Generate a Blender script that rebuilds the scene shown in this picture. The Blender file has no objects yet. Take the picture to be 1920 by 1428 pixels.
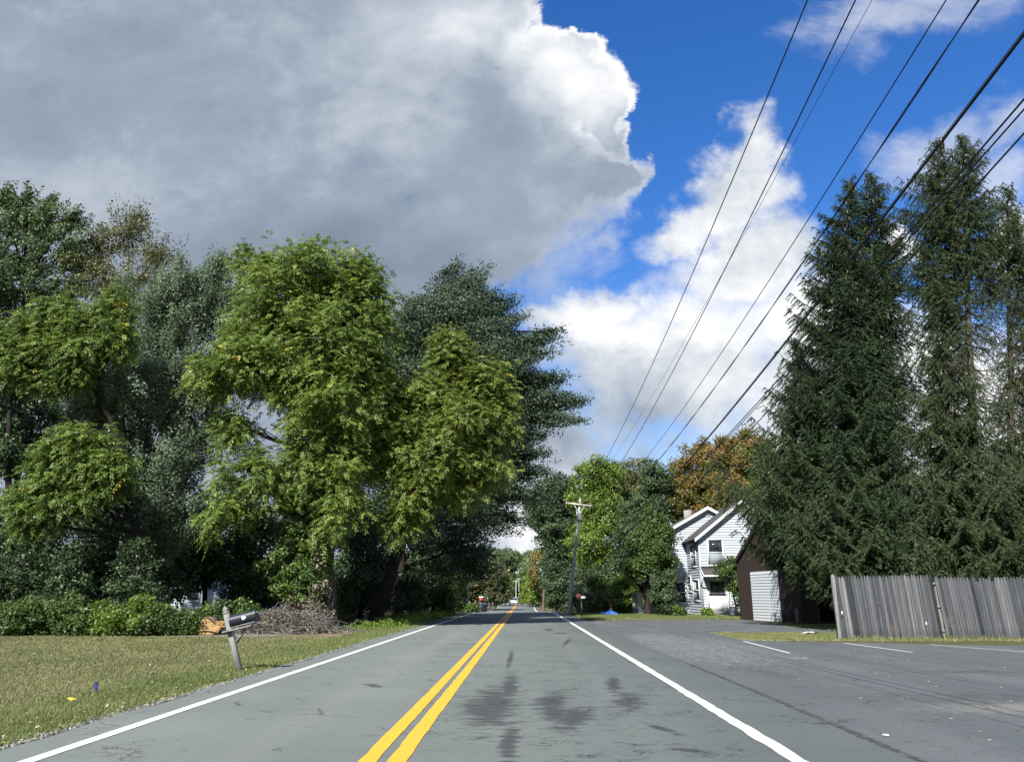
import bpy, math, numpy as np
R_ = math.radians
sc = bpy.context.scene
COL = sc.collection
# ------------------------------------------------------------------ camera
CAMH = 1.43
PITCH, YAW, FPX = R_(15.58), R_(.96), 1438.0
cd = bpy.data.cameras.new('camera'); cam = bpy.data.objects.new('camera', cd); COL.objects.link(cam)
cam.location = (0, 0, CAMH); cam.rotation_euler = (math.pi/2 + PITCH, 0, YAW)
cd.sensor_width = 36; cd.lens = 36*FPX/1920; cd.clip_start = .1; cd.clip_end = 4000
sc.camera = cam
sc.render.resolution_x, sc.render.resolution_y = 1024, 761
sc.view_settings.view_transform = 'Standard'; sc.view_settings.look = 'None'
sc.view_settings.exposure = 1.1; sc.view_settings.gamma = 1
cy = sc.cycles
cy.max_bounces = 5; cy.diffuse_bounces = 4; cy.glossy_bounces = 2; cy.transmission_bounces = 3; cy.transparent_max_bounces = 6
cy.use_denoising = True
try: cy.denoiser = 'OPENIMAGEDENOISE'
except Exception: pass
cy.caustics_reflective = cy.caustics_refractive = False
# camera rays, used to find where in the world a thing stands
C0 = np.array([0, 0, CAMH])
_F = np.array([-math.sin(YAW)*math.cos(PITCH), math.cos(YAW)*math.cos(PITCH), math.sin(PITCH)])
_R = np.array([math.cos(YAW), math.sin(YAW), 0.]); _U = np.cross(_R, _F)
def ray(px, py):
    d = _F*FPX + _R*(px-960) + _U*(714-py); return d/d[1]
def P(px, py, Y): return C0 + ray(px, py)*Y
# ------------------------------------------------------------------ sun and sky
SUN_EL, SUN_AZ = R_(42), math.atan2(-.40, -.9165)          # azimuth: direction (x,y) the sun stands in
SDIR = np.array([-.40*math.cos(SUN_EL), -.9165*math.cos(SUN_EL), math.sin(SUN_EL)])
sl = bpy.data.lights.new('sun', 'SUN'); sl.energy = 4.9; sl.angle = R_(.5); sl.color = (1, .965, .90)
so = bpy.data.objects.new('sun', sl); COL.objects.link(so)
from mathutils import Vector
so.rotation_euler = Vector(SDIR).to_track_quat('Z', 'Y').to_euler()

class NT:
    def __init__(s, tree): s.t = tree; s.N = tree.nodes; s.L = tree.links
    def n(s, typ, ins=None, **pr):
        nd = s.N.new(typ)
        for k, v in pr.items(): setattr(nd, k, v)
        for k, v in (ins or {}).items():
            if isinstance(v, bpy.types.NodeSocket): s.L.new(v, nd.inputs[k])
            else: nd.inputs[k].default_value = v
        return nd
    def m(s, op, a, b=0., c=None, clamp=False):
        d = {0: a, 1: b}
        if c is not None: d[2] = c
        return s.n('ShaderNodeMath', d, operation=op, use_clamp=clamp).outputs[0]
    def mix(s, f, a, b, bt='MIX'):
        nd = s.N.new('ShaderNodeMix'); nd.data_type = 'RGBA'; nd.blend_type = bt
        for k, v in ((0, f), (6, a), (7, b)):
            if isinstance(v, bpy.types.NodeSocket): s.L.new(v, nd.inputs[k])
            elif k and len(v) == 3: nd.inputs[k].default_value = (*v, 1)
            else: nd.inputs[k].default_value = v
        return nd.outputs[2]
    def noise(s, vec, scale, detail=4., rough=.55, dist=0.):
        return s.n('ShaderNodeTexNoise', {'Vector': vec, 'Scale': scale, 'Detail': detail, 'Roughness': rough, 'Distortion': dist}).outputs[0]
    def voro(s, vec, scale, feature='F1', out=0, rnd=1.):
        return s.n('ShaderNodeTexVoronoi', {'Vector': vec, 'Scale': scale, 'Randomness': rnd}, feature=feature).outputs[out]
    def ss(s, x, lo, hi, a=0., b=1.):
        return s.n('ShaderNodeMapRange', {0: x, 1: lo, 2: hi, 3: a, 4: b}, interpolation_type='SMOOTHSTEP').outputs[0]
    def ramp(s, fac, stops, interp='LINEAR'):
        nd = s.n('ShaderNodeValToRGB', {0: fac}); cr = nd.color_ramp; cr.interpolation = interp
        while len(cr.elements) < len(stops): cr.elements.new(1)
        for e, (p, c) in zip(cr.elements, stops): e.position = p; e.color = (*c, 1)
        return nd.outputs[0]
    def scale(s, vec, sx, sy, sz):
        return s.n('ShaderNodeVectorMath', {0: vec, 1: (sx, sy, sz)}, operation='MULTIPLY').outputs[0]
    def add(s, a, b): return s.n('ShaderNodeVectorMath', {0: a, 1: b}, operation='ADD').outputs[0]
    def blob(s, vec, cx, cy, rx, ry, rot=0.):            # 1 at the centre, 0 on the ellipse, negative outside
        mp = s.n('ShaderNodeMapping', {'Vector': vec, 'Location': (cx, cy, 0), 'Rotation': (0, 0, rot), 'Scale': (rx, ry, 1)}, vector_type='TEXTURE').outputs[0]
        ln = s.n('ShaderNodeVectorMath', {0: mp}, operation='LENGTH').outputs['Value']
        return s.m('SUBTRACT', 1., ln)

w = bpy.data.worlds.new('World'); sc.world = w; w.use_nodes = True
def build_world():
    T = NT(w.node_tree); T.N.clear()
    tc = T.n('ShaderNodeTexCoord').outputs['Generated']
    sky = T.n('ShaderNodeTexSky', sky_type='NISHITA', sun_disc=False, sun_elevation=SUN_EL, sun_rotation=SUN_AZ,
              altitude=100, air_density=1.0, dust_density=.3, ozone_density=2.5).outputs[0]
    sky = T.n('ShaderNodeHueSaturation', {'Hue': .512, 'Saturation': 1.34, 'Value': 1.0, 'Color': sky}).outputs[0]
    sp = T.n('ShaderNodeSeparateXYZ', {0: tc}).outputs
    ay = T.m('MAXIMUM', T.m('ABSOLUTE', sp[1]), .06)
    u = T.m('DIVIDE', sp[0], ay); v = T.m('DIVIDE', sp[2], ay)
    uv = T.n('ShaderNodeCombineXYZ', {0: u, 1: v, 2: 0.}).outputs[0]
    n0 = T.n('ShaderNodeTexNoise', {'Vector': uv, 'Scale': 3.2, 'Detail': 7., 'Roughness': .56}).outputs[1]
    wv = T.n('ShaderNodeVectorMath', {0: n0, 1: (.5, .5, .5)}, operation='SUBTRACT').outputs[0]
    n00 = T.n('ShaderNodeTexNoise', {'Vector': uv, 'Scale': 13., 'Detail': 7., 'Roughness': .68}).outputs[1]
    wv2 = T.n('ShaderNodeVectorMath', {0: n00, 1: (.5, .5, .5)}, operation='SUBTRACT').outputs[0]
    p = T.add(T.add(uv, T.scale(wv, .22, .22, 0.)), T.scale(wv2, .085, .085, 0.))
    n1 = T.noise(uv, 15., 7., .6, .25)                                  # billows
    n2 = T.noise(T.scale(uv, 1., 1.6, 1.), 5., 8., .62, .5)                  # wisps
    def B(px, py, rx, ry, rot=0):
        d = ray(px, py); a = ray(px+rx, py); b = ray(px, py-ry)
        return T.blob(p, d[0], d[2], abs(a[0]-d[0]), abs(b[2]-d[2]), R_(rot))
    def mx(bl):
        r = bl[0]
        for q in bl[1:]: r = T.n('ShaderNodeMath', {0: r, 1: q, 2: .12}, operation='SMOOTH_MAX').outputs[0]
        return r
    # big cumulus on the left: crisp edge
    big = mx([B(150, 200, 800, 420), B(700, 60, 300, 300), B(880, 20, 130, 120), B(1045, 150, 125, 112), B(930, 330, 260, 200), B(1130, 330, 80, 44, 10),
              B(500, 520, 460, 280), B(1125, 215, 55, 100), B(100, 950, 900, 620), B(1080, 90, 60, 50), B(850, 470, 140, 110)])
    kb = T.m('ADD', big, T.m('MULTIPLY', T.m('SUBTRACT', n1, .5), .62))
    ab = T.ss(kb, -.03, T.ss(v, .40, .75, .36, .15))
    # second cloud on the right, softer
    rt = mx([B(1405, 270, 60, 110, -25), B(1370, 350, 110, 80, 30), B(1290, 420, 130, 60, 20), B(1400, 500, 200, 90), B(1250, 700, 320, 190), B(1560, 640, 240, 200), B(1000, 860, 260, 180), B(1700, 800, 500, 280),
             B(1120, 590, 190, 60, 8), B(1430, 470, 120, 90), B(1930, 470, 60, 90), B(920, 960, 300, 140), B(1715, 440, 70, 60)])
    kr = T.m('ADD', rt, T.m('MULTIPLY', T.m('SUBTRACT', n2, .53), 1.25))
    ar = T.ss(kr, -.14, .58)
    # thin wisps
    wi = mx([B(1700, 15, 300, 75, 4), B(1050, 500, 150, 90, 30), B(1760, 250, 190, 80, 25), B(1120, 440, 80, 40, 40), B(1890, 230, 110, 60, 20), B(1900,330,120,90)])
    kw = T.m('ADD', wi, T.m('MULTIPLY', T.m('SUBTRACT', n2, .5), 1.5))
    aw = T.m('MULTIPLY', T.ss(kw, .05, .9), .55)
    # what hangs over the rest of the sky, outside the modelled patches
    un = T.m('MAXIMUM', T.ss(T.m('ABSOLUTE', u), 1.0, 1.4), T.m('MAXIMUM', T.ss(v, 1.1, 1.5), T.ss(sp[1], .1, -.1)))
    ao = T.m('MULTIPLY', T.ss(T.noise(T.scale(tc, 1, 1, 1.6), 2.2, 6., .6), .47, .60), un)
    al = T.m('MAXIMUM', T.m('MAXIMUM', ab, ar), T.m('MAXIMUM', aw, ao))
    # brightness of the cloud: sun-struck rim and puffs, grey bellies
    def soft(b, k): return T.m('MULTIPLY', T.ss(b, 0., .9), k)
    br = T.m('ADD', .52, T.m('MULTIPLY', T.m('SUBTRACT', n2, .5), .50))
    for b, k in ((B(1070, 150, 170, 170), .42), (B(860, 40, 330, 150), .26), (B(120, 400, 420, 160), .10), (B(620, 500, 560, 180), -.24), (B(700, 230, 280, 90), .10), (B(240, 130, 460, 180), -.10),
                 (B(1200, 610, 320, 90), .20), (B(1450, 600, 200, 110), .20), (B(1120, 800, 300, 130), -.26), (B(1250, 460, 140, 60), .10), (B(1250, 690, 200, 60), -.10), (B(950, 300, 200, 120), -.04), (B(950, 970, 140, 90), .32),
                 (B(1715, 450, 120, 110), .5), (B(1850, 620, 260, 300), .36), (B(1120, 340, 160, 70), -.05)):
        br = T.m('ADD', br, soft(b, k))
    rim = T.m('MULTIPLY', T.m('MULTIPLY', T.ss(kb, .42, .06), T.ss(u, -.1, .12)), .34)
    br = T.m('ADD', br, rim)
    br = T.m('ADD', br, T.m('MULTIPLY', T.m('SUBTRACT', n1, .5), T.ss(kb, .9, .15, .16, .50)))
    cc = T.ramp(br, [(0, (.125, .165, .225)), (.25, (.185, .230, .298)), (.5, (.270, .318, .392)), (.75, (.47, .515, .57)), (1, (.78, .785, .80))])
    b1 = T.n('ShaderNodeBackground', {'Color': sky, 'Strength': .094}).outputs[0]
    b2 = T.n('ShaderNodeBackground', {'Color': cc, 'Strength': .61}).outputs[0]
    mxs = T.n('ShaderNodeMixShader', {0: al, 1: b1, 2: b2}).outputs[0]
    T.n('ShaderNodeOutputWorld', {0: mxs})
build_world()
try: w.cycles.sampling_method = 'MANUAL'; w.cycles.sample_map_resolution = 512
except Exception: pass

# ------------------------------------------------------------------ materials
MATS = {}
def mat(name, fn):
    m = bpy.data.materials.new(name); m.use_nodes = True; T = NT(m.node_tree); T.N.clear()
    s = fn(T); T.n('ShaderNodeOutputMaterial', {0: s}); MATS[name] = m; return m
def oc(T): return T.n('ShaderNodeTexCoord').outputs['Object']
def pr(T, col, rough=.6, spec=.4, metal=0., normal=None):
    d = {'Base Color': col if isinstance(col, bpy.types.NodeSocket) else (*col, 1), 'Roughness': rough, 'Specular IOR Level': spec, 'Metallic': metal}
    if normal is not None: d['Normal'] = normal
    return T.n('ShaderNodeBsdfPrincipled', d).outputs[0]
def bump(T, h, st=.3, dist=.02): return T.n('ShaderNodeBump', {'Strength': st, 'Distance': dist, 'Height': h}).outputs[0]
def plain(name, c, rough=.6, spec=.4, metal=0., var=.12, sc_=6.):
    c = tuple(x*.74 for x in c)
    def f(T):
        n = T.noise(oc(T), sc_, 5., .6)
        col = T.mix(n, tuple(max(0, x*(1-var*1.6)) for x in c), tuple(x*(1+var*1.6) for x in c))
        return pr(T, col, rough, spec, metal)
    return mat(name, f)
LEAFK = {'leaf_walnut': 1.25, 'leaf_walnut_olive': 1.12, 'leaf_silver': 1.15, 'leaf_bluish': .85, 'leaf_dark': 1.1, 'leaf_mid': 1.05, 'leaf_light': 1.1, 'leaf_pine': 1.3, 'leaf_olive': 1.25, 'leaf_hill': 1.3, 'needle': 1.0, 'needle_olive': 1.0, 'needle_brown': 1.05}
def leafmat(name, dark, mid, light, odd, tr=.3, rough=.5, spec=.35):
    k_ = LEAFK.get(name, 1.); dark, mid, light, odd = (tuple(x*k_ for x in c_) for c_ in (dark, mid, light, odd))
    def f(T):
        a = T.n('ShaderNodeAttribute', attribute_name='tint').outputs['Fac']
        c = T.ramp(a, [(0, dark), (.42, mid), (.8, light), (.93, light), (1, odd)])
        s1 = pr(T, c, rough, spec)
        c2 = T.mix(.5, c, tuple(min(1, x*1.5) for x in light))
        s2 = T.n('ShaderNodeBsdfTranslucent', {'Color': c2}).outputs[0]
        return T.n('ShaderNodeMixShader', {0: tr, 1: s1, 2: s2}).outputs[0]
    return mat(name, f)
leafmat('leaf_walnut', (.045, .080, .016), (.092, .138, .026), (.150, .200, .040), (.36, .29, .04), .32)
leafmat('leaf_walnut_olive', (.048, .082, .015), (.100, .146, .028), (.165, .205, .042), (.42, .28, .04), .34)
leafmat('leaf_silver', (.045, .070, .036), (.088, .125, .070), (.155, .205, .132), (.22, .26, .20), .25, .6, .3)
leafmat('leaf_bluish', (.022, .042, .020), (.046, .078, .040), (.090, .134, .074), (.15, .18, .13), .22, .55, .35)
leafmat('leaf_dark', (.016, .032, .014), (.032, .058, .022), (.058, .092, .034), (.09, .12, .03), .2)
leafmat('leaf_pine', (.020, .042, .018), (.044, .076, .030), (.080, .118, .044), (.12, .12, .05), .15, .55)
leafmat('leaf_olive', (.040, .048, .018), (.072, .082, .030), (.115, .120, .046), (.20, .14, .05), .25)
leafmat('leaf_mid', (.026, .055, .012), (.052, .092, .020), (.088, .140, .030), (.20, .20, .04), .28)
leafmat('leaf_light', (.050, .090, .014), (.095, .150, .022), (.150, .215, .034), (.34, .33, .05), .32)
leafmat('leaf_orange', (.070, .075, .018), (.150, .090, .028), (.220, .115, .035), (.30, .26, .05), .3)
leafmat('leaf_hill', (.045, .070, .028), (.080, .115, .045), (.125, .165, .065), (.20, .17, .05), .25)
leafmat('leaf_autumn_mix', (.055, .080, .018), (.115, .120, .026), (.200, .125, .035), (.42, .20, .03), .3)
leafmat('leaf_brown', (.060, .048, .034), (.115, .095, .068), (.22, .195, .145), (.30, .28, .10), .15)
leafmat('needle', (.014, .033, .012), (.028, .056, .020), (.054, .092, .032), (.09, .10, .04), .08, .6)
leafmat('needle_olive', (.022, .040, .014), (.044, .068, .024), (.084, .112, .040), (.14, .10, .05), .1, .6)
leafmat('needle_brown', (.040, .036, .015), (.070, .056, .024), (.11, .085, .036), (.16, .11, .06), .05, .7)
leafmat('needle_blue', (.016, .030, .028), (.030, .050, .048), (.052, .080, .078), (.08, .1, .1), .05, .6)
leafmat('blade', (.085, .108, .040), (.160, .178, .072), (.235, .225, .115), (.38, .31, .16), .25, .7, .15)
leafmat('blade_green', (.065, .095, .030), (.125, .160, .052), (.185, .212, .080), (.28, .25, .10), .25, .7, .15)
leafmat('litter', (.14, .10, .04), (.26, .22, .10), (.38, .34, .22), (.60, .58, .48), .1)
def bark(name, a, b):
    def f(T):
        v = T.scale(oc(T), 1, 1, .22)
        n = T.noise(v, 11., 6., .65, .6)
        return pr(T, T.ramp(n, [(.3, a), (.62, b)]), .9, .15, 0, bump(T, n, .8, .04))
    return mat(name, f)
bark('bark', (.026, .021, .016), (.085, .070, .056)); bark('bark_dark', (.008, .007, .006), (.030, .026, .021))
bark('bark_pale', (.10, .085, .07), (.28, .25, .21)); bark('bark_spruce', (.030, .025, .02), (.105, .09, .076))
def f(T):
    v = T.scale(oc(T), 1, 1, .12); n = T.noise(v, 16., 6., .65, .4)
    return pr(T, T.ramp(n, [(.3, (.20, .19, .17)), (.5, (.42, .40, .37)), (.72, (.56, .54, .50))]), .85, .2, 0, bump(T, n, .5, .01))
mat('pole_wood', f)
def f(T):
    v = T.scale(oc(T), 1, 1, .12); n = T.noise(v, 16., 6., .65, .4)
    return pr(T, T.ramp(n, [(.3, (.07, .042, .028)), (.7, (.19, .12, .085))]), .85, .2)
mat('pole_wood_brown', f)
def f(T):   # silvery weathered fence timber, grain runs down the board, each board its own tone
    a = T.n('ShaderNodeAttribute', attribute_name='tint').outputs['Fac']
    o = oc(T)
    n = T.noise(T.scale(o, 26, 26, 1.1), 1., 7., .7, .3)
    k = T.noise(T.scale(o, 7, 7, 5), 1., 2., .5)
    z = T.n('ShaderNodeSeparateXYZ', {0: o}).outputs[2]
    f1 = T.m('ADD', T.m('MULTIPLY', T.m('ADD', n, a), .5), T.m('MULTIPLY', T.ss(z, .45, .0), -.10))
    c = T.ramp(f1, [(.25, (.018, .020, .022)), (.47, (.060, .064, .070)), (.62, (.108, .111, .117)), (.8, (.20, .20, .198))])
    c = T.mix(T.ss(k, .70, .76), c, (.035, .033, .035))
    c = T.mix(T.m('MULTIPLY', T.ss(T.noise(o, .9, 3.), .60, .8), .5), c, (.12, .095, .08))
    return pr(T, c, .85, .2, 0, bump(T, n, .6, .01))
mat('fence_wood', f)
def f(T):
    o = oc(T); n = T.noise(T.scale(o, 40, 40, 3), 1., 5., .7)
    return pr(T, T.ramp(n, [(.3, (.09, .098, .098)), (.7, (.26, .26, .245))]), .85, .2, 0, bump(T, n, .5, .006))
mat('post_wood', f)
XYP = [G for G in ()]
def asphalt(T, road):
    o = oc(T)
    fine = T.noise(o, 55., 5., .85); mid = T.noise(o, 9., 6., .65); big = T.noise(T.scale(o, 1, .35, 1), .55, 4., .55)
    vor = T.voro(o, 70.)
    f1 = T.m('ADD', T.m('MULTIPLY', fine, .60), T.m('ADD', T.m('MULTIPLY', mid, .22), T.m('MULTIPLY', big, .32)))
    if road: c = T.ramp(f1, [(.36, (.082, .095, .089)), (.54, (.112, .128, .119)), (.74, (.150, .163, .152))])
    else: c = T.ramp(f1, [(.34, (.044, .051, .053)), (.54, (.073, .082, .085)), (.74, (.120, .128, .130))])
    c = T.mix(T.m('MULTIPLY', T.ss(vor, .22, .04), .40), c, (.30, .30, .29))
    sp = T.n('ShaderNodeSeparateXYZ', {0: o}).outputs
    st = T.noise(T.scale(o, 1.1, 3.6, 1), 1.6, 7., .72, .35)              # cross-wise fretting
    if road:
        tr = T.m('MAXIMUM', T.blob(o, 1.25, 40, .32, 60), T.blob(o, -2.6, 40, .5, 60))
        c = T.mix(T.m('MULTIPLY', T.ss(tr, 0, .8), .35), c, (.155, .162, .156))
        dk = None
        for cx, cy, rx, ry, ro in STAINS:
            b = T.blob(o, cx, cy, rx, ry, ro); dk = b if dk is None else T.m('MAXIMUM', dk, b)
        k = T.m('ADD', T.m('MULTIPLY', dk, 1.35), T.m('MULTIPLY', T.m('SUBTRACT', T.m('ADD', T.m('MULTIPLY', st, .55), T.m('MULTIPLY', T.noise(T.scale(o, 1.4, 3.2, 1), 2.6, 6., .75, .3), .45)), .535), 5.5))
        c = T.mix(T.m('MULTIPLY', T.ss(k, .1, .75), .76), c, (.026, .029, .029))
        zone = T.ss(T.m('MAXIMUM', T.blob(o, .4, 12, 2.3, 10), T.m('MULTIPLY', T.ss(T.noise(o, .30, 2.), .56, .66), .6)), 0., .35)
    else:
        zone = T.ss(T.noise(T.scale(o, .5, 1.2, 1), .45, 3.), .47, .60)
        b = T.m('MAXIMUM', T.blob(o, 6.2, 12.0, 3.6, 1.2, .1), T.m('MAXIMUM', T.blob(o, 4.6, 15.6, .9, 3.2, .1), T.blob(o, 8.5, 15.8, 3.2, .7)))
        k = T.m('ADD', b, T.m('MULTIPLY', T.m('SUBTRACT', st, .55), 3.0))
        c = T.mix(T.m('MULTIPLY', T.ss(k, .25, .9), .6), c, (.045, .046, .046))
        c = T.mix(T.m('MULTIPLY', T.ss(T.m('ADD', T.blob(o, 7.2, 10.9, 3.4, .9, .08), T.m('MULTIPLY', T.m('SUBTRACT', mid, .5), 1.2)), .2, .8), .5), c, (.20, .185, .15))
        ed = T.m('ADD', T.ss(T.m('ABSOLUTE', T.m('SUBTRACT', sp[0], 3.50)), .16, .0), T.m('MULTIPLY', T.m('SUBTRACT', mid, .55), 3.))
        c = T.mix(T.m('MULTIPLY', T.ss(ed, .35, .9), .8), c, (.024, .025, .025))
        gr = T.m('ADD', T.blob(o, 4.6, 24., 2.3, 9.), T.m('MULTIPLY', T.m('SUBTRACT', mid, .5), 1.4))
        gv = T.voro(o, 15., 'F1', 1)
        c = T.mix(T.m('MULTIPLY', T.ss(gr, .0, .5), .75), c, T.mix(T.n('ShaderNodeSeparateColor', {0: gv}).outputs[0], (.055, .060, .060), (.19, .20, .198)))
    wn = T.n('ShaderNodeTexNoise', {'Vector': o, 'Scale': 2.2, 'Detail': 6., 'Roughness': .7}).outputs[1]
    wo = T.add(o, T.scale(wn, .8, .4, 0))
    e1 = T.voro(T.scale(wo, 1, 1.3, 1), .8, 'DISTANCE_TO_EDGE'); e2 = T.voro(T.scale(wo, 1, 1.7, 1), 2.8, 'DISTANCE_TO_EDGE')
    nz = T.noise(o, 1.1, 3.)
    cr = T.m('MULTIPLY', T.ss(e1, .016, .005), T.ss(nz, .52, .60))
    cr = T.m('MAXIMUM', cr, T.m('MULTIPLY', T.m('MULTIPLY', T.ss(e2, .034, .010), zone), T.ss(nz, .43, .60)))
    c = T.mix(T.m('MULTIPLY', cr, .70), c, (.022, .023, .024))
    ht = T.m('SUBTRACT', T.m('ADD', fine, vor), T.m('MULTIPLY', cr, 2.))
    return pr(T, c, .88, .25, 0, bump(T, ht, .35, .012))
def g0(px, py):
    d = ray(px, py); k = -CAMH/d[2]; return d[0]*k, k
STAINS = []
for px, py, rx, ry, ro in ((930, 1318, .50, 3.2, .02), (905, 1335, .42, 2.2, .1), (955, 1290, .22, 3.6, 0), (1035, 1318, .34, 1.9, -.1), (1072, 1350, .36, 1.6, -.15), (1180, 1318, .36, 1.6, -.15), (1150, 1284, .20, 1.8, -.1), (955, 1395, .16, 1.8, 0), (1040, 1340, .3, 1.2, 0),
                       (957, 1235, .10, 4.5, .0), (1062, 1205, .12, 3.5, -.1), (1030, 1181, .35, 2., 0), (1050, 1187, .5, 1., 0), (700, 1287, .16, .5, .5), (1240, 1368, .12, .8, .3), (1290, 1410, .12, .3, .9)):
    x, y = g0(px, py); STAINS.append((x, y, rx, ry, ro))
mat('road_asphalt', lambda T: asphalt(T, True)); mat('lot_asphalt', lambda T: asphalt(T, False))
def f(T):
    o = oc(T); g = T.n('ShaderNodeSeparateColor', {0: T.voro(o, 22., 'F1', 1)}).outputs[0]
    m_ = T.noise(T.scale(o, .6, 1.4, 1), 1.4, 6., .7)
    c = T.mix(g, (.046, .05, .052), (.16, .165, .165)); c = T.mix(T.ss(m_, .42, .62), c, (.056, .063, .067))
    c = T.mix(T.ss(T.noise(o, .8, 4.), .55, .7), c, (.13, .13, .125))
    return pr(T, c, .9, .2, 0, bump(T, g, .4, .02))
mat('drive', f)
def f(T):
    o = oc(T); g = T.n('ShaderNodeSeparateColor', {0: T.voro(o, 14., 'F1', 1)}).outputs[0]
    return pr(T, T.mix(g, (.07, .065, .055), (.24, .235, .215)), .9, .2, 0, bump(T, g, .5, .03))
mat('gravel', f)
def paint(name, c, worn=.12):
    c = tuple(x*.84 for x in c)
    def f(T):
        o = oc(T); n = T.noise(o, 14., 7., .75); n2 = T.noise(T.scale(o, 6, 1.4, 1), 3., 4., .7)
        k = T.m('MULTIPLY', T.ss(n, .56, .70), .75)
        col = T.mix(T.m('MULTIPLY', n2, .35), tuple(x*1.02 for x in c), tuple(x*.62 for x in c))
        return pr(T, T.mix(T.m('MAXIMUM', k, T.ss(T.noise(o, 120., 2.), .60, .74, 0, worn*3)), col, (.11, .12, .115)), .7, .35)
    return mat(name, f)
paint('paint_white', (.78, .79, .78)); paint('paint_yellow', (.78, .40, .035)); paint('paint_lot', (.58, .58, .58), .25)
def f(T):
    o = oc(T)
    n = T.noise(o, .35, 5., .6); n2 = T.noise(o, 3.5, 6., .7); n3 = T.noise(o, 40., 3., .7)
    c = T.ramp(T.m('ADD', T.m('MULTIPLY', n, .5), T.m('MULTIPLY', n2, .5)), [(.36, (.060, .075, .027)), (.5, (.100, .102, .045)), (.62, (.130, .115, .062))])
    c = T.mix(T.m('MULTIPLY', n3, .6), c, (.055, .055, .022))
    d = None
    for cx, cy, rx, ry, ro in DIRT:
        b = T.blob(o, cx, cy, rx, ry, ro); d = b if d is None else T.m('MAXIMUM', d, b)
    k = T.ss(T.m('ADD', d, T.m('MULTIPLY', T.m('SUBTRACT', n2, .5), 1.6)), .05, .6)
    c = T.mix(k, c, T.mix(n3, (.13, .10, .065), (.26, .21, .15)))
    sp = T.n('ShaderNodeSeparateXYZ', {0: o}).outputs
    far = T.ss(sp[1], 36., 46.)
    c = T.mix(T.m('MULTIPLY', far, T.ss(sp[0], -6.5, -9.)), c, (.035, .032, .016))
    return pr(T, c, .95, .1, 0, bump(T, T.m('ADD', n3, n2), .8, .05))
DIRT = []
for px, py, rx, ry, ro in ((150, 1325, 1.5, .42, -.05), (20, 1345, .9, .25, 0), (560, 1196, 2.6, 1.6, 0), (640, 1190, 1.8, 2.2, 0), (500, 1190, 3., .9, .0)):
    x, y = g0(px, py); DIRT.append((x, y, rx, ry, ro))
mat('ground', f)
plain('siding', (.47, .52, .57), .6, .3, 0, .04, 1.5); plain('siding_garage', (.56, .59, .61), .6, .3, 0, .05, 2.)
plain('trim', (.70, .73, .75), .5, .4, 0, .03, 3.); plain('shingle', (.085, .082, .082), .9, .15, 0, .35, 20.)
plain('shingle_pale', (.20, .215, .225), .9, .15, 0, .3, 12.); plain('brown_board', (.040, .028, .025), .8, .2, 0, .35, 9.)
plain('door_white', (.72, .73, .73), .5, .4, 0, .04); plain('black', (.012, .012, .014), .5, .4); plain('dark_void', (.010, .010, .013), .9, .1)
plain('mailbox', (.022, .027, .040), .42, .5, 0, .25, 12.); plain('sticker', (.72, .72, .70), .6, .3); plain('grey_metal', (.32, .33, .34), .45, .5, .5, .15)
plain('transformer', (.42, .44, .45), .4, .5, .3, .1); plain('wire', (.006, .006, .007), .6, .3); plain('wire_silver', (.10, .10, .105), .5, .4, .5)
plain('insulator', (.20, .13, .09), .3, .6); plain('brick_red', (.13, .05, .045), .85, .2, 0, .3, 25.)
plain('leaf_yellow', (.75, .62, .08), .6, .3); plain('blue_flag', (.010, .025, .16), .5, .4, 0, .1); plain('wire_stem', (.25, .25, .25), .4, .5, .8); plain('paper_white', (.80, .82, .84), .6, .3, 0, .03)
plain('bin_black', (.012, .013, .016), .45, .5); plain('bin_blue', (.015, .05, .13), .45, .5); plain('red_paint', (.40, .035, .035), .5, .5); plain('orange', (.75, .13, .02), .5, .4)
plain('sign_back', (.80, .82, .82), .5, .4, 0, .05); plain('sign_white', (.75, .77, .75), .5, .4, 0, .02); plain('sign_yellow', (.75, .42, .03), .5, .4, 0, .03)
plain('rail_wood', (.20, .17, .14), .9, .15, 0, .3, 8.); plain('tarp_blue', (.04, .14, .50), .5, .4, 0, .2, 4.); plain('bucket_white', (.72, .71, .66), .5, .4, 0, .05)
plain('car_white', (.75, .77, .78), .25, .6, 0, .01); plain('car_dark', (.02, .022, .026), .25, .6, 0, .05); plain('tyre', (.015, .015, .015), .9, .1); plain('rim', (.35, .36, .37), .3, .5, .8)
plain('lamp_lens', (.8, .82, .85), .15, .8); plain('litter_white', (.70, .70, .66), .7, .2, 0, .1); plain('house_far', (.45, .50, .55), .7, .2, 0, .06); plain('teal_tarp', (.01, .035, .045), .6, .3)
plain('stone', (.30, .28, .25), .9, .2, 0, .3, 8.); plain('vine_wood', (.20, .18, .165), .85, .2, 0, .3, 20.); plain('cone_brown', (.26, .20, .10), .8, .2)
plain('weathered_board', (.26, .27, .28), .85, .2, 0, .2, 6.)
def f(T):
    n = T.noise(oc(T), 3., 3.)
    return pr(T, T.mix(n, (.010, .012, .016), (.035, .045, .055)), .06, .6)
mat('glass', f)
plain('pane_grey', (.26, .30, .33), .8, .2, 0, .1, 5.)
def f(T):
    o = oc(T); n = T.noise(o, 5., 6., .7, .5)
    return pr(T, T.ramp(n, [(.34, (.08, .056, .04)), (.48, (.20, .13, .06)), (.60, (.37, .235, .075)), (.74, (.26, .185, .10))]), .6, .35, .1, bump(T, n, .3, .01))
mat('bucket_yellow', f)
def f(T):
    o = oc(T); n = T.noise(o, 8., 6., .7, .5)
    return pr(T, T.ramp(n, [(.36, (.08, .058, .045)), (.7, (.21, .16, .115))]), .75, .3, .2)
mat('bucket_rust', f)

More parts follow.
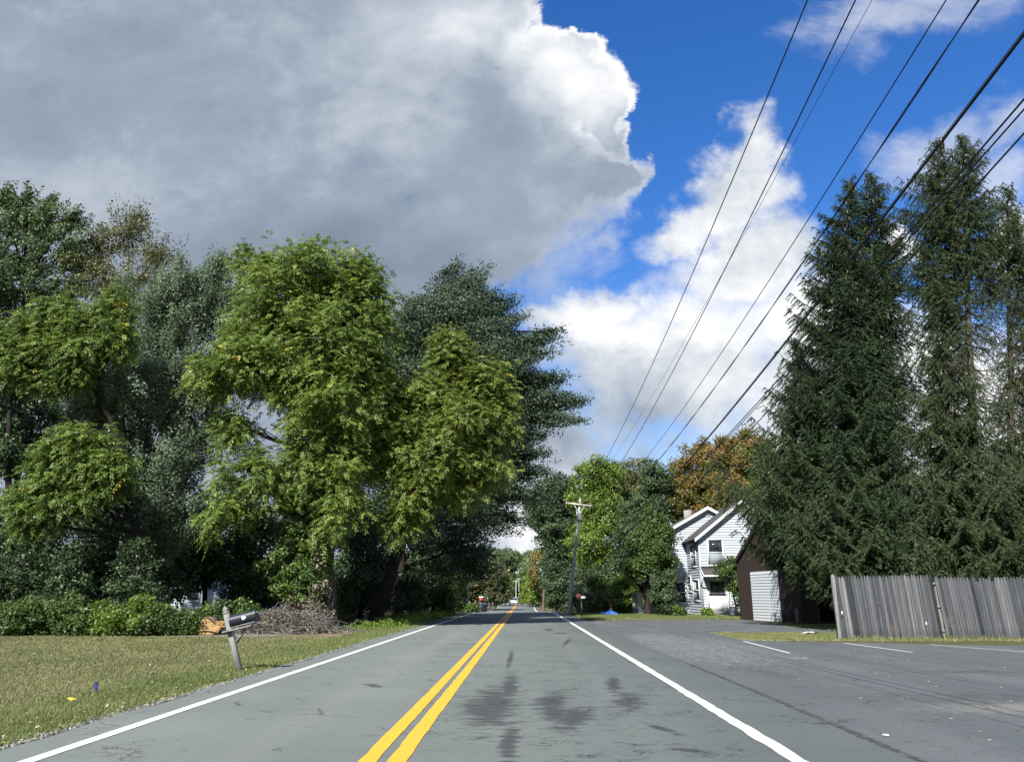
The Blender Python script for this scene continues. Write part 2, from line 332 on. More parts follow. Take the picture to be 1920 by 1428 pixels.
# ------------------------------------------------------------------ mesh tools
class Geo:
    def __init__(s): s.V = []; s.F = []; s.n = 0
    def add(s, V, F, t=.5):
        V = np.asarray(V, float).reshape(-1, 3); F = np.asarray(F, int)
        s.V.append(V); s.F.append((F+s.n, np.broadcast_to(np.asarray(t, float), (len(F),)))); s.n += len(V); return s
    def box(s, c, size, rz=0., t=.5, ax=None):           # ax: three unit vectors
        c = np.asarray(c, float); h = np.asarray(size, float)/2
        A = np.array(ax, float) if ax is not None else np.array([[math.cos(rz), math.sin(rz), 0], [-math.sin(rz), math.cos(rz), 0], [0, 0, 1]])
        K = np.array([[x, y, z] for z in (-1, 1) for y in (-1, 1) for x in (-1, 1)], float)*h
        return s.add(c+K@A, [[0, 2, 3, 1], [4, 5, 7, 6], [0, 1, 5, 4], [2, 6, 7, 3], [0, 4, 6, 2], [1, 3, 7, 5]], t)
    def beam(s, a, b, w, h, t=.5, up=(0, 0, 1)):
        a = np.asarray(a, float); b = np.asarray(b, float); d = b-a; L = np.linalg.norm(d); d /= L
        y = np.cross(up, d); y /= np.linalg.norm(y); z = np.cross(d, y)
        return s.box((a+b)/2, (L, w, h), ax=[d, y, z], t=t)
    def tube(s, pts, rad, k=8, cap=True, t=.5):
        pts = np.asarray(pts, float); n = len(pts); rad = np.broadcast_to(np.asarray(rad, float), (n,))
        d = np.gradient(pts, axis=0); d /= np.linalg.norm(d, axis=1)[:, None]+1e-9
        ref = np.array([0, 0, 1.]) if abs(d[:, 2]).mean() < .75 else np.array([1., 0, 0])
        a = np.cross(d, ref); a /= np.linalg.norm(a, axis=1)[:, None]+1e-9; b = np.cross(d, a)
        th = np.arange(k)*2*math.pi/k
        V = pts[:, None]+rad[:, None, None]*(a[:, None]*np.cos(th)[None, :, None]+b[:, None]*np.sin(th)[None, :, None])
        i = np.arange(n-1)[:, None]*k; j = np.arange(k)[None]; j2 = (j+1) % k
        F = np.stack([i+j, i+j2, i+k+j2, i+k+j], -1).reshape(-1, 4)
        s.add(V.reshape(-1, 3), F, t)
        if cap and k <= 24:
            s.add(V[-1], [list(range(k))], t); s.add(V[0], [list(range(k))[::-1]], t)
        return s
    def prism(s, poly, o, ex, ey, dz, t=.5):            # poly in (ex, ey) plane at o, extruded along vector dz
        poly = np.asarray(poly, float); o = np.asarray(o, float); ex = np.asarray(ex, float); ey = np.asarray(ey, float); dz = np.asarray(dz, float)
        A = o+poly[:, :1]*ex+poly[:, 1:]*ey; B = A+dz; k = len(A)
        s.add(A, [list(range(k))[::-1]], t); s.add(B, [list(range(k))], t)
        s.add(np.vstack([A, B]), [[i, (i+1) % k, k+(i+1) % k, k+i] for i in range(k)], t); return s
    def lathe(s, c, prof, k=20, t=.5):
        c = np.asarray(c, float); th = np.arange(k)*2*math.pi/k; n = len(prof)
        V = np.array([[c[0]+r*math.cos(a), c[1]+r*math.sin(a), c[2]+z] for r, z in prof for a in th])
        F = [[i*k+j, i*k+(j+1) % k, (i+1)*k+(j+1) % k, (i+1)*k+j] for i in range(n-1) for j in range(k)]
        return s.add(V, F, t)
    def build(s, name, m, parent=None, smooth=False):
        V = np.vstack(s.V); loops = []; starts = []; tints = []; pos = 0
        for F, t in s.F:
            if not len(F): continue
            k = F.shape[1]; loops.append(F.ravel()); starts.append(pos+np.arange(len(F))*k); pos += F.size; tints.append(t)
        me = bpy.data.meshes.new(name)
        loops = np.concatenate(loops).astype(np.int32); starts = np.concatenate(starts).astype(np.int32); tints = np.concatenate(tints).astype(np.float32)
        org = np.zeros(3)
        if parent is not None: org = np.array(parent.location) + (np.array(parent.parent.location) if parent.parent else 0)
        me.vertices.add(len(V)); me.vertices.foreach_set('co', (V-org).astype(np.float32).ravel())
        me.loops.add(len(loops)); me.loops.foreach_set('vertex_index', loops)
        me.polygons.add(len(starts)); me.polygons.foreach_set('loop_start', starts)
        me.update(calc_edges=True)
        at = me.attributes.new('tint', 'FLOAT', 'FACE'); at.data.foreach_set('value', tints)
        if smooth: me.polygons.foreach_set('use_smooth', np.ones(len(starts), bool))
        me.materials.append(MATS[m]); me.validate()
        o = bpy.data.objects.new(name, me); COL.objects.link(o)
        if parent is not None: o.parent = parent
        return o
def tag(o, label=None, cat=None, group=None, kind=None):
    if label: o['label'] = label
    if cat: o['category'] = cat
    if group: o['group'] = group
    if kind: o['kind'] = kind
    return o
def thing(name, label, cat, loc, group=None):
    o = bpy.data.objects.new(name, None); COL.objects.link(o); o.location = tuple(float(x) for x in loc); o.empty_display_size = .2
    return tag(o, label, cat, group)
rng = np.random.default_rng(11)
def unit(v): return v/(np.linalg.norm(v, axis=-1, keepdims=True)+1e-9)
def rdir(n): return unit(rng.normal(size=(n, 3)))

# ------------------------------------------------------------------ terrain
PK = np.array([(-60, 0), (0, 0), (50, 0), (62, -.03), (75, -.12), (90, -.40), (105, -.75), (130, -.95), (155, -.75), (190, -.70), (225, -.78), (260, -1.8), (300, -4), (420, -6), (900, -6)])
def prof(y): return np.interp(y, PK[:, 0], PK[:, 1])
def xs(y): return np.interp(y, [0, 65, 100, 160, 225, 260, 300, 360, 420], [0, 0, -.8, -.8, 0, -2, -12, -40, -80])
def hill(x, y):
    f_ = np.clip((np.asarray(y, float)-235)/60, 0, 1)
    a = np.exp(-(((x+25)/120)**2+((y-430)/120)**2))*17
    b = np.exp(-(((x-150)/130)**2+((y-420)/160)**2))*8
    return (a+b)*f_
def gz(x, y):
    x = np.asarray(x, float); y = np.asarray(y, float)
    off = np.clip((np.abs(x+1.4)-7)/10, 0, 1)*np.clip((y-60)/40, 0, 1)
    return prof(y)+hill(x, y)+off*.5*np.clip(1-(y-240)/60, 0, 1)
def gp(px, py):                                          # point of the ground seen at a pixel
    d = ray(px, py); lo = 3.
    for Y in np.arange(3, 420, .25):
        q = C0+d*Y
        if q[2] <= gz(q[0], Y): return q
    return C0+d*300
YL = np.unique(np.concatenate([PK[1:-1, 0], np.arange(-60, 60, 4.), np.arange(60, 110, 2.5), np.arange(110, 300, 6.), np.arange(300, 700, 15.), [800, 1000, 1400, 2000]]))
XL = np.unique(np.concatenate([np.arange(-60, 60, 4.), [-2000, -1200, -700, -450, 450, 700, 1200, 2000], np.arange(-320, -60, 13.), np.arange(60, 320, 13.)]))
X, Y = np.meshgrid(XL, YL); Z = gz(X, Y)-.10*(np.abs(X-xs(Y)+1)<4.2)*(Y > 60)
g = Geo(); nx = len(XL); i, j = np.meshgrid(np.arange(len(YL)-1), np.arange(nx-1), indexing='ij'); k = i*nx+j
g.add(np.stack([X, Y, Z], -1).reshape(-1, 3), np.stack([k, k+1, k+nx+1, k+nx], -1).reshape(-1, 4))
tag(g.build('ground', 'ground', smooth=True), kind='structure')
# the road: a sheet with real edges
def strip(name, x0, x1, y0, y1, dz, m, jit=0., step=1.5, skirt=0.):
    ys = np.arange(y0, y1+.01, step); g = Geo(); a = []
    ja = np.cumsum(rng.normal(size=len(ys)))*0+rng.normal(size=len(ys))*jit; jb = rng.normal(size=len(ys))*jit
    sx = xs(ys); pz = prof(ys)+dz
    cols = []
    if skirt: cols.append(np.stack([x0+sx+ja-.05, ys, pz-skirt], 1))
    cols.append(np.stack([x0+sx+ja, ys, pz], 1)); cols.append(np.stack([x1+sx+jb, ys, pz], 1))
    if skirt: cols.append(np.stack([x1+sx+jb+.05, ys, pz-skirt], 1))
    V = np.stack(cols, 1); c = V.shape[1]; n = len(ys)
    i, j = np.meshgrid(np.arange(n-1), np.arange(c-1), indexing='ij'); k = i*c+j
    g.add(V.reshape(-1, 3), np.stack([k, k+1, k+c+1, k+c], -1).reshape(-1, 4))
    return tag(g.build(name, m), kind='structure')
strip('road', -4.95, 3.42, -40, 400, .02, 'road_asphalt', .03, .5, .12)
strip('edge_line', -4.45, -4.31, -40, 330, .026, 'paint_white', .003, .25)
strip('edge_line', 2.33, 2.48, -40, 330, .026, 'paint_white', .007, .25)
strip('centre_line', -1.475, -1.315, -40, 330, .026, 'paint_yellow', .003, .25)
strip('centre_line', -1.225, -1.055, -40, 330, .026, 'paint_yellow', .005, .25)
def sheet(name, pts, dz, m, jit=0., kind='structure', sub=6):
    q = []
    pts = np.asarray(pts, float)
    for a, b in zip(pts, np.roll(pts, -1, 0)):
        n = max(2, int(np.linalg.norm(b-a)*1.2))
        for t in np.arange(n)/n: q.append(a+(b-a)*t+rng.normal(size=2)*jit)
    q = np.array(q); V = np.c_[q, gz(q[:, 0], q[:, 1])+dz]
    return tag(Geo().add(V, [list(range(len(V)))]).build(name, m), kind=kind)
sheet('parking_lot', [(3.38, -30), (60, -30), (60, 22.6), (18, 23.4), (13, 24.2), (10, 25.2), (7.5, 26.2), (7.0, 27.4), (7.1, 29.2), (7.9, 31), (3.38, 31)], .012, 'lot_asphalt', .05)
sheet('driveway', [(3.38, 31), (7.9, 31.0), (9.5, 31.8), (12, 31.2), (20, 29.4), (45, 29.4), (45, 31.2), (14, 34.4), (12.2, 37.5), (12.9, 40), (12.9, 48), (10.8, 49.2), (8, 47.5), (5.5, 46.8), (3.38, 46)], .007, 'drive', .05)
sheet('driveway', [(-40, 23.5), (-18.2, 24.6), (-16.8, 24.9), (-16.5, 25.4), (-18, 25.8), (-40, 26.4)], .008, 'drive', .04)
sheet('gravel_patch', [(-13.2, 28.2), (-11, 28.4), (-9.2, 29.0), (-8.6, 30.6), (-9.4, 32), (-13, 31.8), (-14, 30)], .006, 'gravel', .12)
for a, b in (((6.95, 25.9), (6.68, 20.65)), ((9.75, 25.0), (9.92, 21.0)), ((12.0, 24.2), (13.0, 20.9)), ((15.0, 23.4), (16.2, 20.2))):
    a = np.array(a); b = np.array(b); d = (b-a)/np.linalg.norm(b-a); s = np.array([-d[1], d[0]])*.05
    V = [(*(a-s), .018), (*(a+s), .018), (*(b+s), .018), (*(b-s), .018)]
    tag(Geo().add(V, [[0, 1, 2, 3]]).build('parking_line', 'paint_lot'), kind='structure')
sheet('asphalt_patch', [g0(1478, 1234), g0(1510, 1233), g0(1520, 1236), g0(1480, 1237)], .017, 'gravel', .01)

# ------------------------------------------------------------------ leaves
def rhombi(g, p, a, nrm, L, W, t):                       # leaves: base point, axis, normal
    a = unit(a); s = unit(np.cross(nrm, a)); L = np.broadcast_to(L, len(p))[:, None]; W = np.broadcast_to(W, len(p))[:, None]
    m_ = p+a*L*.45+np.cross(a, s)*L*.06
    V = np.stack([p, m_+s*W/2, p+a*L, m_-s*W/2], 1).reshape(-1, 3)
    k = np.arange(len(p))[:, None]*4
    g.add(V, np.hstack([k, k+1, k+2, k+3]), np.clip(t, 0, 1))
def spikes(g, p, a, L, W, t):                            # needles: thin triangles
    a = unit(a); s = unit(np.cross(a, rdir(len(p)))); L = np.broadcast_to(L, len(p))[:, None]; W = np.broadcast_to(W, len(p))[:, None]
    V = np.stack([p-s*W/2, p+s*W/2, p+a*L], 1).reshape(-1, 3); k = np.arange(len(p))[:, None]*3
    g.add(V, np.hstack([k, k+1, k+2]), np.clip(t, 0, 1))
def fronds(g, p, h, L, drop, k, leaf, t):                # compound leaves arching down
    n = len(p); h = unit(h); tt = (np.arange(k)+1)/k
    L = np.broadcast_to(L, n)
    q = p[:, None]+h[:, None]*(L[:, None, None]*tt[None, :, None])+np.array([0, 0, -1.])*(drop*L[:, None, None]*(tt**2)[None, :, None])
    tan = unit(h[:, None]+np.array([0, 0, -2.])*drop*tt[None, :, None])
    side = unit(np.cross(tan, np.array([0, 0, 1.])+rng.normal(size=(n, 1, 3))*.35))
    up = np.cross(side, tan)
    for sg in (-1, 1):
        a = unit(side*sg*.75+tan*.55+np.array([0, 0, -.30])+rng.normal(size=(n, k, 3))*.18)
        nn = unit(up+rng.normal(size=(n, k, 3))*.35)
        sz = leaf*(.75+.5*rng.random((n, k)))*(1-.35*np.abs(tt-.5))
        T_ = (t[:, None]+rng.normal(size=(n, k))*.07)
        rhombi(g, q.reshape(-1, 3), a.reshape(-1, 3), nn.reshape(-1, 3), sz.ravel(), sz.ravel()*.40, T_.ravel())
def lobe_w(l):
    px, py, rx, ry, Y = l[:5]
    c = P(px, py, Y); ax = abs(P(px+rx, py, Y)[0]-P(px-rx, py, Y)[0])/2; az = abs(P(px, py-ry, Y)[2]-P(px, py+ry, Y)[2])/2
    return c, np.array([ax, l[5] if len(l) > 5 and l[5] else (ax*.9+az*.1), az])
def curve(a, b, n=6, sag=.0, jit=.08):
    a = np.asarray(a, float); b = np.asarray(b, float); t = np.linspace(0, 1, n)[:, None]
    L = np.linalg.norm(b-a); p = a+(b-a)*t; p[:, 2] += (sag*L*4*t*(1-t))[:, 0]
    p[1:-1] += rng.normal(size=(n-2, 3))*jit*L*.35; return p
def crown(g, gb, lobes, kind, N, rc, per, leaf, trunk=None, stretch=1., tint=.45, tv=.16, axis=None, zmin=.3, limb_r=.09, br=.3, hollow=.5, limbs=True, drop=.45, droop_out=0.):
    """clumps of leaves through a set of ellipsoids, with limbs that reach them; trunk = list of points"""
    W = [lobe_w(l) for l in lobes]
    wt = np.array([(r[0]*r[1]*r[2])**(2/3)*(l[6] if len(l) > 6 else 1) for l, (c, r) in zip(lobes, W)]); wt /= wt.sum()
    for l, (c, r), q in zip(lobes, W, wt):
        n = max(3, int(N*q)); d = rdir(n); u = hollow+(1-hollow)*rng.random(n)**.6
        ph = rng.random(6)*6.28
        lump = 1+.20*np.sin(d[:, 0]*5+ph[0])*np.sin(d[:, 2]*6+ph[1])+.16*np.sin(d[:, 0]*11+ph[2])*np.sin(d[:, 1]*9+ph[3])+.08*np.sin(d[:, 2]*17+ph[4])
        u = u*np.where(rng.random(n) < .14, rng.uniform(1.08, 1.32, n), 1.)
        cc = c+d*r*(u*lump)[:, None]
        cc = cc[cc[:, 2] > zmin+gz(cc[:, 0], cc[:, 1])]; n = len(cc)
        if n == 0: continue
        d = unit((cc-c)/r)
        lt = (l[7] if len(l) > 7 else 0)
        ct = tint+lt+rng.normal(size=n)*tv
        R = rc*(.6+.8*rng.random(n))
        if axis is not None: ax = unit(np.asarray(axis, float)+rng.normal(size=(n, 3))*.28+unit(cc-np.asarray(trunk[-1]))*.3)
        else: ax = unit(d*1.0+np.array([0, 0, .35])+rng.normal(size=(n, 3))*.5)
        if kind == 'frond':
            k = per; p = np.repeat(cc, k, 0)+rng.normal(size=(n*k, 3))*np.repeat(R, k)[:, None]*.42
            h = unit(rdir(n*k)*np.array([1, 1, .45])+np.repeat(d, k, 0)*.55)
            tt = np.repeat(ct, k)+rng.normal(size=n*k)*.08
            tt = np.where(rng.random(n*k) < .006, 1.0, np.clip(tt, 0, .9))
            yl = np.repeat(rng.random(n) < .012, k) & (rng.random(n*k) < .5); tt = np.where(yl, 1., tt)
            fronds(g, p, h, .34+.30*rng.random(n*k), drop, 7, leaf, tt)
        else:
            k = per; m_ = n*k
            off = rdir(m_)*(rng.random(m_)**.42)[:, None]
            A = np.repeat(ax, k, 0); al = (off*A).sum(1)[:, None]
            off = off+A*al*(stretch-1); off -= (off-A*(off*A).sum(1)[:, None])*(.35 if stretch > 1.3 else 0)
            if stretch <= 1.3: off[:, 2] *= .75
            p = np.repeat(cc, k, 0)+off*np.repeat(R, k)[:, None]
            nn = unit(rdir(m_)*.8+off*.6+np.repeat(d, k, 0)*.7+np.array([0, 0, .4]))
            a_ = unit(rdir(m_)+np.array([0, 0, -.25])+A*.3)
            tt = np.clip(np.repeat(ct, k)+rng.normal(size=m_)*.10, 0, .9); tt = np.where(rng.random(m_) < .01, 1., tt)
            sz = leaf*(.65+.7*rng.random(m_))
            rhombi(g, p, a_, nn, sz, sz*.66, tt)
        if trunk is not None and gb is not None and limbs:
            tp = np.asarray(trunk, float); s_ = tp[np.argmin(np.linalg.norm(tp-(c-np.array([0, 0, 1.]))*[1, 1, 1], axis=1)+np.maximum(0, tp[:, 2]-c[2]+.3)*3)]
            lp = curve(s_, c, 7, .04, .10); L = np.linalg.norm(c-s_)
            gb.tube(lp, np.linspace(limb_r, limb_r*.35, 7), 6)
            sel = rng.random(n) < br
            for e in cc[sel][:160]:
                st = lp[rng.integers(2, 7)] ; bp = curve(st, e, 5, .03, .14)
                gb.tube(bp, np.linspace(limb_r*.28, .010, 5), 4, cap=False)
def tree(name, label, lobes, base, top, kind, m, N, rc, per, leaf, bark='bark', r0=.25, cat='tree', mid=None, group=None, **kw):
    base = np.asarray(base, float); base[2] = gz(base[0], base[1]); top = np.asarray(top, float)
    root = thing(name, label, cat, base, group)
    pts = [base] + [np.asarray(q, float) for q in (mid or [])] + [top]
    tp = []
    for a, b in zip(pts[:-1], pts[1:]):
        for t in np.linspace(0, 1, 7)[:-1]: tp.append(a+(b-a)*t)
    tp.append(pts[-1]); tp = np.array(tp); tp[1:-1, :2] += rng.normal(size=(len(tp)-2, 2))*r0*.28
    gb = Geo(); rr = np.linspace(1, .28, len(tp))*r0; rr[0] *= 1.35; tp0 = tp.copy(); tp0[0, 2] -= .15
    gb.tube(tp0, rr, 10)
    g = Geo(); crown(g, gb, lobes, kind, N, rc, per, leaf, trunk=tp[3:], limb_r=r0*.42, **kw)
    gb.build('trunk', bark, root, True); g.build('crown', m, root)
    return root, tp

# ------------------------------------------------------------------ spruces
def spruce(name, label, base, top, env, m='needle', per_m=13, seed=1, zlow=1.2, sparse=None, hang=.5, spk=.095, lean=0., bk='bark_spruce', r0=.24, fine=.06, cat='tree', brown=0., maxlet=.8, cones=False):
    """env: list of (z, reach to the left, reach to the right); needles on branchlets that hang from whorled boughs"""
    global rng
    keep = rng; rng = np.random.default_rng(seed)
    base = np.asarray(base, float); base[2] = gz(base[0], base[1]); top = np.asarray(top, float)
    root = thing(name, label, cat, base); H = top[2]-base[2]
    env = np.array(env, float); gb = Geo(); g = Geo()
    tz = np.linspace(0, 1, 14); tp = base+(top-base)*tz[:, None]; tp[1:-1, :2] += rng.normal(size=(12, 2))*.03
    gb.tube(tp, np.linspace(1, .06, 14)*r0, 10)
    nb = int((H-zlow)*per_m); zs = zlow+base[2]+(H-zlow)*(np.arange(nb)+rng.random(nb))/nb
    SP, SA, ST, SL = [], [], [], []; WD = []
    for z in zs:
        az = rng.random()*6.283; f = (z-base[2])/H
        rl = np.interp(z, env[:, 0], env[:, 1]); rr_ = np.interp(z, env[:, 0], env[:, 2]); cx = math.cos(az)
        side = rr_ if cx > 0 else rl; back = (rl+rr_)/2
        R = (abs(cx)**1.5*side+(1-abs(cx)**1.5)*back)*(.62+.58*rng.random()**1.3)
        R = max(R, .16+.12*rng.random())
        dens = 1.
        if sparse is not None: dens = np.interp(z, sparse[0], sparse[1])
        hd = np.array([cx, math.sin(az), 0.]); s0 = np.interp(f, [0, .35, .75, 1], [-.25, -.12, .25, .95])+rng.normal()*.08
        dr = np.interp(f, [0, .5, 1], [.16, .28, .0]); up = np.interp(f, [0, .5, 1], [.22, .34, .1])
        t = np.linspace(0, 1, 9)
        def pt(t):
            t = np.asarray(t)[:, None]
            b = base+(top-base)*((z-base[2])/H)
            return b+hd*R*t+np.array([0, 0, 1.])*R*(s0*t-dr*4*t*(1-t)*.5+up*t**3-.10*t)
        bp = pt(t); gb.tube(bp, np.linspace(.008+R*.012, .006, 9), 4, cap=False)
        nl = max(3, int(R/.095)); tl = np.linspace(.12, 1, nl)+rng.normal(size=nl)*.02
        if dens < 1: tl = tl[rng.random(nl) < dens]
        if len(tl) == 0: continue
        q = pt(tl)
        for sg in (-1, 1):
            ang = sg*(R_(58)+rng.normal(size=len(tl))*.25)
            dx = hd[0]*np.cos(ang)-hd[1]*np.sin(ang); dy = hd[0]*np.sin(ang)+hd[1]*np.cos(ang)
            ll = np.minimum(maxlet, .16+.40*(1-tl)*R+.08*R)*(.6+.6*rng.random(len(tl)))
            dz = -hang*(.3+.9*rng.random(len(tl)))
            dd = unit(np.c_[dx, dy, dz]); WD.append((q, dd, ll))
            ns = np.maximum(2, (ll/fine).astype(int))
            idx = np.repeat(np.arange(len(tl)), ns); fr = np.concatenate([(np.arange(k_)+.5)/k_ for k_ in ns])
            pp = q[idx]+dd[idx]*(ll[idx]*fr)[:, None]+np.array([0, 0, -1.])*(hang*.35*ll[idx]*fr**2)[:, None]
            for _ in range(5 if dens > .5 else 3):
                SP.append(pp); SA.append(unit(dd[idx]*.85+rdir(len(idx))*.6)); ST.append(np.full(len(idx), .40+rng.normal()*.17)+rng.normal(size=len(idx))*.07); SL.append(spk*(.7+.6*rng.random(len(idx))))
        n2 = max(5, int(R/.028)); t2 = .15+.87*rng.random(n2)
        if dens >= .5:
            SP.append(pt(t2)); SA.append(unit(hd*.8+rdir(n2)*.7+np.array([0, 0, .2]))); ST.append(np.full(n2, .6)+rng.normal(size=n2)*.1); SL.append(np.full(n2, spk*1.1))
    for q, dd, ll in WD[::2]:
        for a, d_, l_ in zip(q, dd, ll):
            gb.tube([a, a+d_*l_*.9-np.array([0, 0, hang*.15*l_])], [.007, .003], 3, cap=False)
    SP = np.vstack(SP); SA = np.vstack(SA); ST = np.minimum(np.concatenate(ST), .9); SL = np.concatenate(SL)
    if brown: ST = np.where((SP[:, 2] > base[2]+H*.62) & (rng.random(len(ST)) < brown), 1., ST)
    spikes(g, SP, SA, SL, SL*.34, np.clip(ST, 0, 1)); gb.build('trunk', bk, root); g.build('crown', m, root)
    if cones:
        gc = Geo(); k = 0
        sel = rng.permutation(len(SP))
        for i in sel[:9000]:
            p = SP[i]
            if p[2] > base[2]+H*.62 and abs(p[0]-base[0]) < 4 and k < 130 and rng.random() < .5 and p[1] < base[1]:
                gc.tube([p, p-[0, 0, .09], p-[0, 0, .17]], [.02, .028, .012], 5); k += 1
        gc.build('cones', 'cone_brown', root)['kind'] = 'stuff'
    rng = keep
    return root

# ------------------------------------------------------------------ buildings
def siding(g, o, d, n, poly, h=.19, lap=.05, t=.5):
    """lapped boards over a convex wall outline; poly in (s, z); o origin, d along, n outward"""
    o = np.asarray(o, float); d = np.asarray(d, float); n = np.asarray(n, float); poly = np.asarray(poly, float)
    def ext(z):
        xs_ = []
        for a, b in zip(poly, np.roll(poly, -1, 0)):
            if (a[1]-z)*(b[1]-z) <= 0 and abs(a[1]-b[1]) > 1e-9: xs_.append(a[0]+(b[0]-a[0])*(z-a[1])/(b[1]-a[1]))
        return (min(xs_), max(xs_)) if xs_ else None
    z0, z1 = poly[:, 1].min(), poly[:, 1].max(); z = z0
    while z < z1-.02:
        zt = min(z+h, z1-.001); a = ext(z+1e-4); b = ext(zt)
        if a and b:
            q = lambda s, zz, k: o+d*s+np.array([0, 0, zz])+n*k
            g.add([q(a[0], z, lap), q(a[1], z, lap), q(b[1], zt, 0), q(b[0], zt, 0)], [[0, 1, 2, 3]], t+rng.normal()*.05)
            g.add([q(a[0], z, 0), q(a[1], z, 0), q(a[1], z, lap), q(a[0], z, lap)], [[0, 1, 2, 3]], t)
        z = zt
    g.add([o+d*s+np.array([0, 0, zz])-n*.02 for s, zz in poly], [list(range(len(poly)))], t)
def vboards(g, o, d, n, poly, w_=.2):
    o = np.asarray(o, float); d = np.asarray(d, float); n = np.asarray(n, float); poly = np.asarray(poly, float)
    def ext(s):
        z_ = []
        for a, b in zip(poly, np.roll(poly, -1, 0)):
            if (a[0]-s)*(b[0]-s) <= 0 and abs(a[0]-b[0]) > 1e-9: z_.append(a[1]+(b[1]-a[1])*(s-a[0])/(b[0]-a[0]))
        return (min(z_), max(z_)) if z_ else None
    s = poly[:, 0].min(); s1 = poly[:, 0].max(); i = 0
    while s < s1-.02:
        e = min(s+w_, s1-.001); a = ext(s+1e-4); b = ext(e-1e-4); k = .0 if i % 2 else .014; i += 1
        q = lambda ss, zz, kk: o+d*ss+np.array([0, 0, zz])+n*kk
        g.add([q(s, a[0], k), q(e, b[0], k), q(e, b[1], k), q(s, a[1], k)], [[0, 1, 2, 3]], rng.random())
        g.add([q(s, a[0], -.03), q(s, a[0], k), q(s, a[1], k), q(s, a[1], -.03)], [[0, 1, 2, 3]], .5)
        g.add([q(e, b[0], -.03), q(e, b[0], k), q(e, b[1], k), q(e, b[1], -.03)], [[0, 1, 2, 3]], .5)
        s = e
EX, EY, EZ = np.eye(3)
def window(parent, o, d, n, s0, s1, z0, z1, sash=True, pane_grey=False, name='window', fw=.11, label=None):
    """frame proud of the wall, panes set in it"""
    q = lambda s, z, k: np.asarray(o)+np.asarray(d)*s+EZ*z+np.asarray(n)*k
    ax = [d, np.cross(EZ, d), EZ]
    g = Geo()
    for a, b, c, e in ((s0, s1, z1-fw, z1), (s0, s1, z0, z0+fw*.9), (s0, s0+fw, z0+fw*.9, z1-fw), (s1-fw, s1, z0+fw*.9, z1-fw)):
        g.box(q((a+b)/2, (c+e)/2, .045), (b-a, .07, e-c), ax=ax)
    fr = g.build(name, 'trim', parent)
    zm = (z0+z1)/2
    if sash: Geo().box(q((s0+s1)/2, zm, .042), (s1-s0-2*fw, .05, .06), ax=ax).build('sash_bar', 'trim', fr)
    Geo().box(q((s0+s1)/2, (zm+z1-fw)/2+.01, .030), (s1-s0-2*fw, .012, (z1-fw-zm)-.02), ax=ax).build('pane', 'glass', fr)
    Geo().box(q((s0+s1)/2, (zm+z0+fw)/2-.01, .030), (s1-s0-2*fw, .012, (zm-z0-fw)-.02), ax=ax).build('pane', 'pane_grey' if pane_grey else 'glass', fr)  # lower pane can be plain matt grey instead of dark glass
    return fr
def gable_block(root, x0, x1, y0, y1, ze, zp, m='siding', walls=('front', 'left', 'right', 'back'), ov=.38, roofm='shingle', gz0=-.15, roof=True):
    g = Geo(); xm = (x0+x1)/2; gp_ = [(0, gz0), (x1-x0, gz0), (x1-x0, ze), ((x1-x0)/2, zp), (0, ze)]
    if 'front' in walls: siding(g, (x0, y0, 0), EX, -EY, gp_)
    if 'back' in walls: siding(g, (x1, y1, 0), -EX, EY, gp_)
    if 'left' in walls: siding(g, (x0, y1, 0), -EY, -EX, [(0, gz0), (y1-y0, gz0), (y1-y0, ze), (0, ze)])
    if 'right' in walls: siding(g, (x1, y0, 0), EY, EX, [(0, gz0), (y1-y0, gz0), (y1-y0, ze), (0, ze)])
    for x, y in ((x0, y0), (x1, y0)): g.box((x, y-.005, (ze+gz0)/2), (.14, .08, ze-gz0-.06), t=.9)
    wall = g.build('wall', m, root)
    g = Geo(); sl = (zp-ze)/(xm-x0); th = .14
    for sg in (-1, 1):
        xe = xm+sg*((x1-x0)/2+ov); zee = zp-sl*((x1-x0)/2+ov)
        g.prism([(xm-0*sg, zp+.02), (xe, zee+.02), (xe, zee+.02+th), (xm, zp+.02+th)], (0, y0-ov, 0), EX, EZ, (0, y1-y0+2*ov, 0))
    rf = g.build('roof', roofm, root)
    g = Geo()
    for sg in (-1, 1):
        xe = xm+sg*((x1-x0)/2+ov); zee = zp-sl*((x1-x0)/2+ov)
        g.prism([(xm, zp-.10), (xe, zee-.10), (xe, zee+.15), (xm, zp+.15)], (0, y0-ov-.045, 0), EX, EZ, (0, .04, 0))
        g.prism([(xm, zp-.30), (xe-sg*ov, zee-.30+sl*ov), (xe-sg*ov, zee-.09+sl*ov), (xm, zp-.09)], (0, y0-.05, 0), EX, EZ, (0, .03, 0))
    g.build('rake_trim', 'trim', root)
    return wall, rf
YA, YB = 58., 62.6
xa0 = P(1319, 1150, YA)[0]; pk = P(1388, 941, YA); xa1 = 2*pk[0]-xa0; zea = P(1309, 1006, YA)[2]
xb0 = P(1252, 1100, YB)[0]; pb = P(1325, 953, YB); xb1 = 2*pb[0]-xb0; zeb = P(1256, 1001, YB)[2]+.1
house = thing('house', 'white clapboard two-storey house with two front gables and a red chimney', 'house', (xa0, YA, 0))
gable_block(house, xa0, xa1, YA, YA+9, zea, pk[2], walls=('front', 'left', 'right'))
wb, rb = gable_block(house, xb0, xb1, YB, YB+9, zeb, pb[2])
def onx(px, py, x): r = ray(px, py); return C0+r*(x/r[0])
def spanf(px0, px1, py0, py1, Y): a = P(px0, py1, Y); b = P(px1, py0, Y); return a[0], b[0], a[2], b[2]
s0, s1, z0, z1 = spanf(1328, 1355, 1009.5, 1061, YA)
window(house, (0, YA-.02, 0), EX, -EY, s0, s1, z0, z1, pane_grey=True)
